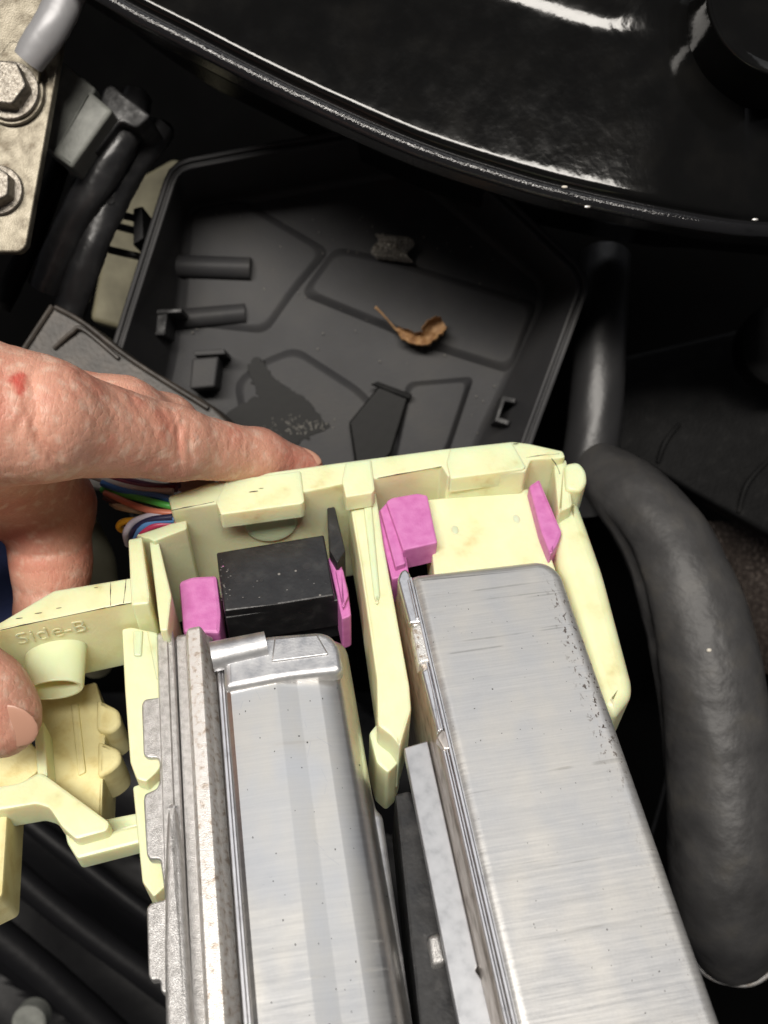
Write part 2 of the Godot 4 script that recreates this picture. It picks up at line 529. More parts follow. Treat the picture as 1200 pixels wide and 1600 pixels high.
	M.plate_metal = tri3(mat(grey(1.0), 0.5, 0.85), Vector3.ONE * 20, ntex(0.02, 6, 68, [0.0, 0.3, 0.5, 1.0], [Color(0.33, 0.34, 0.36), Color(0.43, 0.44, 0.46), Color(0.48, 0.49, 0.51), Color(0.54, 0.55, 0.57)]))

# ---------------------------------------------------------------- hand: one skin over a jointed skeleton
var bones := []       # [a, b, ra, rb]
var folds := []       # [point, axis, depth, width, reach]

func skin_field(p: Vector3, list: Array) -> float:
	var d := 1.0
	for i in list:
		var b = bones[i]
		var a: Vector3 = b[0]
		var ab: Vector3 = b[4]
		var h := clampf((p - a).dot(ab) * b[5], 0.0, 1.0)
		var q: float = (p - a - ab * h).length() - lerpf(b[2], b[3], h)
		var k: float = b[6]
		var e := maxf(k - absf(d - q), 0.0) / k
		d = minf(d, q) - e * e * k * 0.25
	return d

func fold_depth(p: Vector3) -> float:
	var s := 0.0
	for f in folds:
		var r: Vector3 = p - f[0]
		if r.length_squared() < f[4] * f[4] * 2.0:
			var x: float = r.dot(f[1]) + 0.0006 * sin(r.dot(f[5]) * 420.0)
			var w: float = f[3]
			s += f[2] * exp(-x * x / (w * w)) * clampf(1.6 - r.length() / f[4], 0, 1)
	return s

func skin_mesh(cell: float, lo: Vector3, hi: Vector3) -> MB:
	var m := MB.new()
	var big := 6
	var size := Vector3i(((hi - lo) / cell).ceil())
	var vals := {}
	var wr := noise(260.0, 3, 5)
	var nb := size / big + Vector3i.ONE
	var blocks := []
	var sy := (nb.x + 1) * big
	var sz := sy * (nb.y + 1) * big
	for z in nb.z:
		for y in nb.y:
			for x in nb.x:
				var c := lo + Vector3(x + 0.5, y + 0.5, z + 0.5) * cell * big
				var near := []
				var least := 1.0
				for i in bones.size():
					var b = bones[i]
					var h := clampf((c - b[0]).dot(b[4]) * b[5], 0.0, 1.0)
					var q: float = (c - b[0] - b[4] * h).length() - lerpf(b[2], b[3], h)
					least = minf(least, q)
					if q < cell * big * 0.9 + 0.010:
						near.append(i)
				if absf(least) < cell * big * 0.9 + 0.005:
					blocks.append(Vector3i(x, y, z))
					for k in big + 1:
						for j in big + 1:
							for i in big + 1:
								var g := Vector3i(x * big + i, y * big + j, z * big + k)
								var id := g.x + g.y * sy + g.z * sz
								if not vals.has(id):
									var p := lo + Vector3(g) * cell
									var d := skin_field(p, near)
									if absf(d) < 0.003:
										d += fold_depth(p) + wr.get_noise_3dv(p) * 0.00014
									vals[id] = d
	var corner := [0, 1, sy, sy + 1, sz, sz + 1, sz + sy, sz + sy + 1]
	var pos := [Vector3(0, 0, 0), Vector3(1, 0, 0), Vector3(0, 1, 0), Vector3(1, 1, 0), Vector3(0, 0, 1), Vector3(1, 0, 1), Vector3(0, 1, 1), Vector3(1, 1, 1)]
	var edges := [[0, 1], [2, 3], [4, 5], [6, 7], [0, 2], [1, 3], [4, 6], [5, 7], [0, 4], [1, 5], [2, 6], [3, 7]]
	var vert := {}
	for b in blocks:
		for k in big:
			for j in big:
				for i in big:
					var g := Vector3i(b.x * big + i, b.y * big + j, b.z * big + k)
					var id := g.x + g.y * sy + g.z * sz
					var w := []
					var inside := 0
					for q in corner:
						var s: float = vals[id + q]
						w.append(s)
						if s < 0:
							inside += 1
					if inside == 0 or inside == 8:
						continue
					var sum := Vector3.ZERO
					var n := 0
					for e in edges:
						if (w[e[0]] < 0) != (w[e[1]] < 0):
							sum += pos[e[0]].lerp(pos[e[1]], w[e[0]] / (w[e[0]] - w[e[1]]))
							n += 1
					vert[id] = lo + (Vector3(g) + sum / n) * cell
	var axes := [[1, sy, sz], [sy, sz, 1], [sz, 1, sy]]
	for id in vert:
		for ax in axes:
			var s0: float = vals[id]
			var s1: float = vals[id + ax[0]]
			if (s0 < 0) == (s1 < 0):
				continue
			var q := [id, id - ax[1], id - ax[1] - ax[2], id - ax[2]]
			if not (vert.has(q[1]) and vert.has(q[2]) and vert.has(q[3])):
				continue
			var p := [vert[q[0]], vert[q[1]], vert[q[2]], vert[q[3]]]
			if s0 < 0:
				m.quad(p[0], p[1], p[2], p[3])
			else:
				m.quad(p[3], p[2], p[1], p[0])
	return m

func bone(x0: float, y0: float, d0: float, r0: float, x1: float, y1: float, d1: float, r1: float, k := 0.004) -> void:
	var a := at(x0, y0, d0)
	var b := at(x1, y1, d1)
	bones.append([a, b, r0 * 0.001, r1 * 0.001, b - a, 1.0 / maxf((b - a).length_squared(), 1e-9), k])

func fold(x: float, y: float, d: float, x1: float, y1: float, depth: float, width: float, reach: float) -> void:
	# a crease through (x, y) that runs towards (x1, y1)
	var p := at(x, y, d)
	var dir := (at(x1, y1, d) - p).normalized()
	var axis := dir.cross(Vector3.UP).normalized()
	folds.append([p, axis, depth * 0.0014, width * 0.00085, reach * 0.001, dir])


func _ready() -> void:
	rng.seed = 7
	# camera
	var cam := Camera3D.new()
	cam.name = "camera"
	add_child(cam)
	cam.position = EYE
	cam.rotation_degrees = Vector3(-90, 0, 0)
	cam.fov = 55.0
	cam.near = 0.01
	cam.far = 20.0
	var lens := CameraAttributesPhysical.new()
	lens.frustum_focal_length = 23.052
	lens.frustum_near = 0.01
	lens.frustum_far = 20.0
	lens.frustum_focus_distance = 0.232
	lens.exposure_aperture = 13.0
	cam.attributes = lens
	# air and lamps: a workshop strip lamp ahead of the car, a second one overhead, and the pale room round it
	var env := Environment.new()
	env.background_mode = Environment.BG_COLOR
	env.background_color = Color(0.80, 0.80, 0.82)
	env.background_energy_multiplier = 0.10
	env.tonemap_mode = Environment.TONE_MAPPER_LINEAR
	env.tonemap_exposure = 1.0
	env.sdfgi_enabled = true
	env.ssao_enabled = true
	env.ssil_enabled = true
	var we := WorldEnvironment.new()
	we.name = "world_environment"
	we.environment = env
	add_child(we)
	lamp("strip_lamp", Vector3(-0.30, 1.85, -0.47), Vector3(0.0, 0.35, 0.0), Vector2(1.3, 0.22), 3.9, Color(1.0, 0.975, 0.94))
	lamp("doorway_light", Vector3(0.25, 1.35, -2.0), Vector3(0.0, 0.35, 0.0), Vector2(2.2, 1.3), 0.85, Color(0.985, 0.99, 1.0))
	# axes of the bracket and its modules
	A = Vector3(0.273, 1.0, 1.223).normalized()
	U = Vector3(1, -0.126, -0.12)
	U = (U - A * U.dot(A)).normalized()
	N = A.cross(U)
	O = at(640, 893, 0.245)
	RIG = Transform3D(Basis(U, N, A), O)
	make_materials()
	bay()
	tray()
	beam()
	left_side()
	hoses()
	bracket()
	connectors()
	module_left()
	module_right()
	wires()
	hand()

func lamp(called: String, from: Vector3, to: Vector3, size: Vector2, energy: float, c: Color) -> void:
	var l := AreaLight3D.new()
	l.name = called
	l.area_size = size
	l.area_normalize_energy = true
	l.light_energy = energy
	l.light_color = c
	l.area_range = 6.0
	l.shadow_enabled = true
	add_child(l)
	l.look_at_from_position(from, Vector3(from.x, to.y, to.z), Vector3(0, 0, -1))

func bay() -> void:
	var m := MB.new()
	sheet(m, 60, 60, func(a, b): return Vector3(lerpf(-0.9, 0.9, a), 0.012 * sin(a * 31.0) * sin(b * 27.0 + a * 9.0) - 0.012, lerpf(-0.9, 0.9, b)))
	var f := obj("engine_bay_floor", m, M.bay)
	f.set_meta("kind", "structure")
	# dark shields right of the tray
	m = MB.new()
	level(m, [960, 560, 1300, 480, 1330, 905, 1205, 838, 1010, 728, 930, 690], 0.43, 0.445, 2.0, 4.0)
	var s := thing("splash_shield", "black plastic shield with two raised ribs right of the hose", "shield", Transform3D(Basis(), at(1100, 700, 0.44)))
	obj("panel", m, M.dull_black, s)
	for r in [[1028, 722, 0.429, 1040, 690, 0.428, 1062, 662, 0.429], [1154, 800, 0.429, 1168, 755, 0.428, 1205, 715, 0.429]]:
		m = MB.new()
		tube(m, path3(r), [1.0, 1.2, 0.8], 8)
		obj("rib", m, M.dull_black, s)
	m = MB.new()
	sheet(m, 24, 24, func(a, b):
		var p := at(lerpf(1080, 1330, a), lerpf(815, 1060, b), 0.47)
		return p + Vector3(0, 0.002 * sin(a * 9.0 + b * 4.0) - 0.03 * maxf(0.0, b - a * 0.9), 0))
	var e := thing("engine_casting", "dull brownish metal casting seen past the right side of the hose", "engine", Transform3D(Basis(), at(1200, 940, 0.47)))
	obj("casting", m, M.casting, e)
	# a round rubber cap at the right edge
	m = MB.new()
	lathe(m, Transform3D(Basis(), at(1225, 540, 0.40)), [14, -14, 17, -12, 18, -3, 17, 0, 14, 1.6, 6, 2.2, 1, 2.3], 40)
	var k := thing("rubber_cap", "dark round rubber cap at the right edge above the shield", "cap", Transform3D(Basis(), at(1225, 540, 0.41)))
	obj("cap", m, M.dull_black, k)
	# ribbed engine cover at the lower left
	var c := thing("ribbed_engine_cover", "glossy black ribbed engine cover below the cream bracket", "engine cover", Transform3D(Basis(), at(100, 1500, 0.56)))
	m = MB.new()
	sheet(m, 50, 90, func(a, b):
		var q: Vector3 = at(lerpf(-420, 640, a), lerpf(1080, 1900, b), 0.585)
		var across: float = (q.z - q.x * 0.75) * 0.8
		return q + Vector3(0, 0.010 * pow(absf(sin(across * 62.0)), 0.7) + 0.004 * sin(q.x * 50.0), 0))
	obj("cover", m, M.gloss_cover, c, Transform3D(), 60)
	for r in [[[-60, 1290, 0.50, 90, 1420, 0.505, 330, 1600, 0.51, 520, 1760, 0.51], [7.0, 7.0]], [[-80, 1400, 0.47, 80, 1530, 0.475, 260, 1700, 0.48], [8.5, 8.5]], [[-60, 1200, 0.54, 180, 1390, 0.54, 470, 1600, 0.54], [5.0, 5.0]]]:
		m = MB.new()
		tube(m, path3(r[0]), r[1], 16, 10, 0.05)
		obj("rail", m, M.gloss_cover, c, Transform3D(), 60)
	m = MB.new()
	lathe(m, Transform3D(Basis(), at(45, 1598, 0.46)), [8, -8, 8, 0, 7, 1, 1, 1.2], 24)
	obj("cap", m, M.grey_plastic, c)

func tray() -> void:
	var o := thing("plastic_tray", "open black plastic box lid with a dusty floor under the round glossy beam", "tray", Transform3D(Basis(), at(560, 520, 0.415)))
	var rim := rounded(polyP([270, 258, 415, 230, 660, 190, 900, 415, 915, 447, 822, 700, 770, 860, 230, 860, 150, 640, 190, 512], 0.355), 0.006, 3)
	var low := rounded(polyP([292, 325, 425, 300, 640, 262, 850, 438, 853, 470, 750, 690, 690, 850, 300, 850, 240, 660, 266, 560], 0.393), 0.006, 3)
	rim = ccw(rim)
	low = ccw(low)
	var rows := []
	for r in [[-1.6, -9.0], [-1.6, -0.3], [-1.3, 0.0], [-0.2, 0.0], [0.1, -0.3], [0.2, -1.2], [1.0, -1.2], [1.1, -0.3], [1.4, 0.0], [2.3, 0.0], [2.6, -0.3], [2.8, -3.0]]:
		var row := PackedVector3Array()
		for q in inset(rim, r[0] * 0.001):
			row.push_back(Vector3(q.x, EYE.y - 0.355 + r[1] * 0.001, q.y))
		rows.append(row)
	for r in [[0.0, 3.0], [1.0, 0.8], [3.0, 0.0]]:
		var row := PackedVector3Array()
		for q in inset(low, r[0] * 0.001):
			row.push_back(Vector3(q.x, EYE.y - 0.393 + r[1] * 0.001, q.y))
		rows.append(row)
	var m := MB.new()
	loft(m, rows, true, false)
	obj("wall", m, M.tray, o, Transform3D(), 50)
	m = MB.new()
	prism(m, Transform3D(), inset(low, 0.001), EYE.y - 0.393, EYE.y - 0.396, 0)
	obj("base", m, M.tray, o)
	for p in [[[458, 462, 520, 376, 612, 396, 852, 468, 806, 592, 690, 556], 0.3908, 0.3936, 5.0, 5.0], [[356, 594, 402, 556, 462, 532, 568, 600, 648, 690, 560, 810, 390, 766], 0.3912, 0.3936, 5.5, 5.0], [[284, 312, 372, 296, 530, 388, 466, 464, 420, 530, 270, 514], 0.3918, 0.3936, 5.5, 5.0], [[632, 592, 748, 582, 706, 708, 650, 770, 602, 748], 0.3898, 0.3936, 3.6, 3.5]]:
		m = MB.new()
		mound(m, p[0], p[1], p[2], p[3], p[4])
		obj("pad", m, M.tray, o, Transform3D(), 75)
	for p in [[[262, 415, 0.391, 392, 420, 0.391], 4.4], [[262, 500, 0.392, 384, 490, 0.3925], 4.0]]:
		m = MB.new()
		tube(m, path3(p[0]), [p[1], p[1]], 20, 4)
		obj("rib", m, M.tray, o)
	m = MB.new()
	level(m, [238, 488, 262, 486, 258, 524, 232, 524], 0.376, 0.394, 0.5, 1.0)
	level(m, [236, 484, 284, 482, 283, 488, 236, 491], 0.375, 0.394, 0.3)
	obj("clip", m, M.black_plastic, o)
	m = MB.new()
	level(m, [302, 548, 350, 545, 352, 553, 304, 556], 0.378, 0.394, 0.4)
	level(m, [300, 560, 342, 556, 336, 604, 296, 608], 0.38, 0.394, 0.8, 1.0)
	obj("block", m, M.tray, o)
	m = MB.new()
	level(m, [785, 618, 806, 622, 805, 630, 789, 627, 781, 652, 797, 657, 794, 665, 773, 658], 0.368, 0.385, 0.4)
	obj("slot_clip", m, M.black_plastic, o)
	m = MB.new()
	level(m, [545, 660, 592, 603, 638, 622, 612, 708, 560, 760], 0.386, 0.3885, 0.8, 1.0)
	obj("flap", m, M.wet, o)
	m = MB.new()
	level(m, [580, 600, 590, 596, 644, 616, 640, 624], 0.385, 0.3885, 0.4)
	obj("flap_lip", m, M.dull_black, o)
	# locating pins on the outside of the left wall
	for p in [[172, 332, 0.37, 225, 344, 0.372], [170, 390, 0.37, 222, 402, 0.372], [178, 352, 0.375, 224, 364, 0.376]]:
		m = MB.new()
		tube(m, path3(p), [1.4, 1.4], 8, 2)
		obj("pin", m, M.black_plastic, o)
	m = MB.new()
	level(m, [208, 326, 222, 322, 224, 372, 208, 382], 0.358, 0.38, 0.5)
	obj("pin_block", m, M.tray, o)
	# oil lying in the tray
	m = MB.new()
	var pool := rounded(polyP([384, 572, 396, 558, 412, 562, 424, 588, 452, 606, 480, 622, 500, 650, 520, 668, 470, 690, 420, 720, 350, 690, 344, 655, 372, 630, 404, 622, 396, 598], 0.3908), 0.004, 6)
	var edge := noise(420.0, 3, 12)
	for i in pool.size():
		pool[i] += Vector2(edge.get_noise_2dv(pool[i]), edge.get_noise_2dv(pool[i] + Vector2(3, 7))) * 0.0016
	prism(m, Transform3D(), pool, EYE.y - 0.3908, EYE.y - 0.3935, 0.00015, 2)
	tag(obj("oil_puddle", m, M.wet), "wet black oil puddle lying on the tray floor above the fingertip", "oil")
	# grit shining in the oil, and dust
	var mesh := MB.new()
	ball(mesh, Transform3D(), 5)
	var am := obj("dust_specks", mesh, M.pale, self, Transform3D(), 60)
	remove_child(am)
	var bits := MultiMesh.new()
	bits.transform_format = MultiMesh.TRANSFORM_3D
	bits.mesh = am.mesh
	bits.instance_count = 240
	for i in 240:
		var p := at(rng.randf_range(300, 830), rng.randf_range(330, 690), 0.3915)
		var s := rng.randf_range(0.00008, 0.0003)
		if i < 90:
			p = at(470 + rng.randfn() * 22, 664 + rng.randfn() * 7, 0.3907)
			s = rng.randf_range(0.00012, 0.00035)
		elif i < 100:
			s *= 1.6
		bits.set_instance_transform(i, Transform3D(Basis.from_euler(Vector3(rng.randf(), rng.randf(), 0) * 3).scaled(Vector3(s, s * 0.6, s * 1.3)), p))
	var d := MultiMeshInstance3D.new()
	d.name = "dust_specks"
	d.multimesh = bits
	d.material_override = M.grit
	add_child(d)
	tag(d, "pale grit and dust specks scattered over the tray floor", "dust")
	d.set_meta("kind", "stuff")
	# foam scrap
	m = MB.new()
	sheet(m, 40, 26, func(a, b):
		var p := at(lerpf(585, 642, a) + 6 * sin(b * 7.0), lerpf(364, 402, b) + a * 6, 0.386)
		return p + Vector3(0, 0.0035 * sin(PI * clampf(a, 0, 1)) * sin(PI * b) + rng.randf_range(-0.0012, 0.0012) - (0.003 if a in [0.0, 1.0] or b in [0.0, 1.0] else 0.0), 0))
	tag(obj("foam_scrap", m, M.foam, self, Transform3D(), 60), "small speckled grey foam scrap at the far wall of the tray", "foam")
	# curled dry leaf
	var l := thing("dry_leaf", "curled brown dry leaf with a long stalk lying on the tray pad", "leaf", Transform3D(Basis(), at(645, 515, 0.402)))
	m = MB.new()
	tube(m, path3([587, 480, 0.380, 606, 500, 0.3845, 622, 518, 0.3885, 640, 531, 0.3885]), [0.55, 0.35, 0.5, 0.6], 8, 6, 0.15)
	obj("stalk", m, M.leaf_pale, l)
	m = MB.new()
	var spine := spline(path3([620, 514, 0.3883, 640, 529, 0.3875, 662, 532, 0.3865, 676, 518, 0.3855, 694, 506, 0.3845]), 8)
	var wide := [1.2, 3.2, 3.4, 4.4, 5.6, 3.0]
	var nn := noise(420.0, 3, 9)
	sheet(m, 40, 18, func(a, b):
		var x: float = a * (spine.size() - 1)
		var i := mini(int(x), spine.size() - 2)
		var c: Vector3 = spine[i].lerp(spine[i + 1], x - i)
		var t := (spine[i + 1] - spine[i]).normalized()
		var s := t.cross(Vector3.UP).normalized()
		var w: float = along(wide, a) * 0.001 * (1.0 + 0.35 * nn.get_noise_2d(a * 0.02 + 3.0, 0.5 if b > 0.5 else 0.1))
		var ang: float = (b - 0.5) * 4.2
		return c + s * sin(ang) * w * 0.75 + Vector3.UP * (w * 0.8 * (1.0 - cos(ang)) + 0.0012 * nn.get_noise_3d(c.x + b * 0.012, 0, c.z)))
	obj("blade", m, M.leaf, l, Transform3D(), 50)

func beam() -> void:
	var o := thing("glossy_beam", "big glossy black pressed steel beam curving over the tray with a rolled rim", "beam", Transform3D(Basis(), at(700, 150, 0.29)))
	var line := spline(path3([-170, -250, 0.28, -20, -122, 0.28, 150, -2, 0.28, 300, 78, 0.28, 450, 154, 0.28, 633, 236, 0.28, 780, 286, 0.28, 893, 317, 0.28, 1040, 348, 0.28, 1150, 366, 0.283, 1240, 372, 0.29, 1420, 390, 0.30]), 10)
	var rim := [26.0, -110.0, 24.0, -30.0, 8.0, -20.0, 1.5, -16.0, 0.4, -11.0, 0.1, -5.0, -0.3, -2.4, -0.3, -1.2, 0.0, -0.4, 0.6, 0.25, 1.4, 0.7, 2.2, 0.92, 3.0, 0.85, 3.7, 0.5, 4.3, 0.0, 4.7, -0.1]
	var body := [4.7, -0.1, 5.1, 0.2, 5.5, 0.8, 5.9, 1.35, 6.4, 1.7, 7.0, 1.88, 8.0, 1.95, 10.0, 1.95, 16.0, 1.9, 28.0, 1.9, 38.0, 1.95, 46.0, 1.95, 54.0, 2.1, 57.0, 2.35, 60.0, 2.8, 63.0, 3.5, 66.0, 4.3, 68.5, 4.7, 71.0, 4.6, 74.0, 3.8, 80.0, 1.6, 90.0, -2.0, 105.0, -6.0, 125.0, -10.0, 155.0, -22.0]
	var bump := noise(25.0, 3, 4)
	for part in [["rim", rim, M.gloss_edge], ["body", body, M.gloss]]:
		var pf: Array = part[1]
		var np := pf.size() / 2
		var m := MB.new()
		var rows := []
		for i in line.size():
			var t := (line[mini(i + 1, line.size() - 1)] - line[maxi(i - 1, 0)]).normalized()
			var s := Vector3(t.z, 0, -t.x).normalized()
			var row := PackedVector3Array()
			var f := float(i) / line.size()
			for k in np:
				var h: float = pf[k * 2 + 1]
				if part[0] == "body" and pf[k * 2] > 54.0:
					h = lerpf(h, 2.1 - (pf[k * 2] - 54.0) * 0.14, smoothstep(0.60, 0.78, f))
				var q: Vector3 = line[i] + (s * pf[k * 2] + Vector3.UP * h) * 0.00088
				row.push_back(q + Vector3.UP * bump.get_noise_3dv(q) * (0.00006 if part[0] == "body" and pf[k * 2] > 8 else 0.00012))
			rows.append(row)
		loft(m, rows, false, false)
		obj(part[0], m, part[2], o, Transform3D(), 70)
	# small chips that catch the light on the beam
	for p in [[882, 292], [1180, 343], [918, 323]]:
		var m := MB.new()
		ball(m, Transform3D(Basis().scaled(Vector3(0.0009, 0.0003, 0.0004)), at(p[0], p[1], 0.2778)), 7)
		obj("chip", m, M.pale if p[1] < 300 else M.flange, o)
	# round cover over the far end of the beam
	var m := MB.new()
	lathe(m, Transform3D(Basis(), at(1235, -10, 0.262)), [22.7, -20, 22.7, 0, 22.2, 0.7, 21.6, 0.7, 21, 0, 18, -1, 1, -1.5], 60)
	var c := thing("round_cap", "dark round cap with a thin bright edge in the top right corner", "cap", Transform3D(Basis(), at(1235, -10, 0.272)))
	obj("cap", m, M.gloss, c)

func hexagon(c: Vector3, r: float, turn: float, h: float) -> MB:
	var m := MB.new()
	var p := PackedVector2Array()
	for i in 6:
		p.push_back(Vector2.from_angle(turn + TAU * i / 6) * r)
	prism(m, Transform3D(Basis(), c), rounded(p, r * 0.12, 2), h, -0.001, r * 0.10, 3)
	return m

func left_side() -> void:
	# beige steel plate with two bolts
	var m := MB.new()
	level(m, [-160, -160, 118, -160, 94, 84, 41, 384, 30, 394, -160, 392], 0.30, 0.303, 0.6, 1.2)
	var o := thing("steel_plate", "dirty beige steel plate in the top left corner", "plate", Transform3D(Basis(), at(0, 200, 0.303)))
	obj("plate", m, M.zinc, o)
	for b in [[16, 142, 7.3, 8.8, "weathered hex bolt holding the cable lug, upper of the two on the beige plate", 0.1], [-2, 298, 6.2, 7.4, "weathered hex bolt in the beige plate below the cable lug", 0.55]]:
		var c := at(b[0], b[1], 0.2975 if b[1] < 200 else 0.2995)
		var t := thing("hex_bolt", b[4], "bolt", Transform3D(Basis(), c), "bolts in the beige plate")
		m = MB.new()
		lathe(m, Transform3D(Basis(), c), [b[3], -1, b[3] + 0.2, 0.4, b[3] - 0.2, 0.9, b[2] - 0.5, 1.2, 1, 1.2], 40)
		obj("washer", m, M.bolt, t)
		obj("head", hexagon(c + Vector3(0, 0.0013, 0), b[2] * 0.001, b[5], 0.0052), M.bolt, t)
	# cable lug with a grey sleeve
	var g := thing("cable_lug", "crimped cable lug under the upper bolt with a silvery grey sleeve", "cable lug", Transform3D(Basis(), at(50, 80, 0.295)))
	m = MB.new()
	lathe(m, Transform3D(Basis(), at(16, 142, 0.2975)), [9.8, -2.3, 10.0, -1.2, 9.6, -0.7, 3, -0.7], 40)
	level(m, [-20, 110, 18, 60, 66, 92, 60, 130, 40, 170], 0.2968, 0.3, 0.4, 2.0)
	obj("ring", m, M.zinc, g)
	m = MB.new()
	tube(m, path3([44, 96, 0.2925, 62, 68, 0.291, 82, 38, 0.29, 100, 0, 0.29, 118, -60, 0.29]), [4.6, 5.2, 5.4, 5.4, 5.6], 20, 6, 0.02, 0.85)
	obj("sleeve", m, M.sleeve, g, Transform3D(), 60)
	# connectors and taped cables between plate and tray
	var k := thing("grey_connector", "grey rectangular wiring connector beside the beige plate", "connector", Transform3D(Basis(), at(120, 180, 0.33)))
	m = MB.new()
	level(m, [98, 96, 150, 138, 92, 244, 62, 224], 0.318, 0.345, 0.8, 1.0)
	obj("housing", m, M.grey_plastic, k)
	m = MB.new()
	level(m, [138, 140, 176, 172, 112, 262, 80, 240], 0.313, 0.345, 1.2, 1.0)
	obj("latch", m, M.grey_plastic, k)
	m = MB.new()
	level(m, [160, 140, 172, 130, 236, 180, 214, 200, 188, 190, 150, 240, 140, 232], 0.320, 0.345, 0.8, 1.5)
	obj("clip", m, M.black_plastic, k)
	for c in [["taped_cable", "thick taped black cable running down beside the grey connector", [214, 150, 0.334, 190, 215, 0.330, 150, 285, 0.330, 112, 350, 0.334, 70, 450, 0.342], [5.2, 6.2, 6.0, 5.6, 6.0], M.tape],
			["taped_cable", "shiny taped cable lying nearest the tray wall", [254, 200, 0.344, 205, 260, 0.340, 160, 340, 0.338, 130, 420, 0.340, 105, 500, 0.347, 80, 570, 0.352], [4.8, 5.6, 6.0, 5.6, 5.6, 5.6], M.tape],
			["taped_cable", "thin black cable leaving the lower end of the grey connector", [98, 245, 0.338, 80, 300, 0.336, 40, 400, 0.340, 0, 480, 0.342], [3.0, 3.4, 3.6, 3.6], M.dull_black],
			["taped_cable", "short cable stub with a bulge beside the tray corner", [262, 205, 0.357, 236, 215, 0.348, 190, 270, 0.350, 165, 330, 0.357], [2.5, 6.0, 4.5, 4.0], M.black_plastic]]:
		m = MB.new()
		tube(m, path3(c[2]), c[3], 18, 8, 0.08)
		var tc := thing(c[0], c[1], "cable", Transform3D(Basis(), at(c[2][3], c[2][4], c[2][5])), "taped cables beside the tray")
		obj("cable", m, c[4], tc, Transform3D(), 60)
		if c[3][0] > 5:
			for q in [[112, 283, 0.3545, 140, 305, 0.3565, 172, 312, 0.332]]:
				m = MB.new()
				tube(m, path3(q), [1.5, 1.5, 1.5], 10, 6, 0.0)
				obj("cable_tie", m, M.black_plastic, tc)
	m = MB.new()
	level(m, [140, 500, 172, 330, 196, 288, 272, 246, 300, 262, 250, 340, 215, 520], 0.45, 0.46, 2.0, 3.0)
	tag(obj("painted_panel", m, M.beige_paint), "olive beige painted body panel showing left of the tray", "body panel")
	# brown cover
	var b := thing("brown_cover", "dusty brown black plastic cover lying behind the pointing hand", "cover", Transform3D(Basis(), at(150, 580, 0.345)))
	m = MB.new()
	level(m, [82, 474, 130, 500, 200, 556, 330, 632, 400, 700, 300, 800, -60, 720, 0, 600, 36, 546], 0.335, 0.36, 1.2, 3.0)
	obj("cover", m, M.brown_plastic, b)
	for r in [[[86, 480, 0.3338, 132, 506, 0.3335, 205, 562, 0.3335, 325, 638, 0.3338], [0.9, 0.9]], [[84, 545, 0.3345, 112, 520, 0.3335, 130, 515, 0.3335, 185, 560, 0.334], [0.8, 0.8]], [[82, 478, 0.3345, 36, 548, 0.3345], [1.0, 1.0]]]:
		m = MB.new()
		tube(m, path3(r[0]), r[1], 8, 8)
		obj("ridge", m, M.brown_plastic, b)
	# blue cloth and a pale duct behind the lower fingers
	m = MB.new()
	sheet(m, 30, 20, func(a, q):
		var p := at(lerpf(-140, 26, a), lerpf(830, 1010, q) - 20 * a, 0.30)
		return p + Vector3(0, 0.004 * sin(a * 5.0 + q * 9.0) + 0.0015 * sin(a * 21.0) - 0.02 * a * a, 0))
	tag(obj("blue_cloth", m, M.cloth, self, Transform3D(), 60), "dark blue cloth at the left edge beside the lower finger", "cloth")
	m = MB.new()
	tube(m, path3([120, 820, 0.36, 140, 880, 0.35, 150, 960, 0.36, 150, 1040, 0.38]), [7, 9, 8, 6], 18)
	tag(obj("pale_duct", m, M.beige_paint, self, Transform3D(), 60), "blurred olive duct behind the lower finger and the bracket wing", "duct")

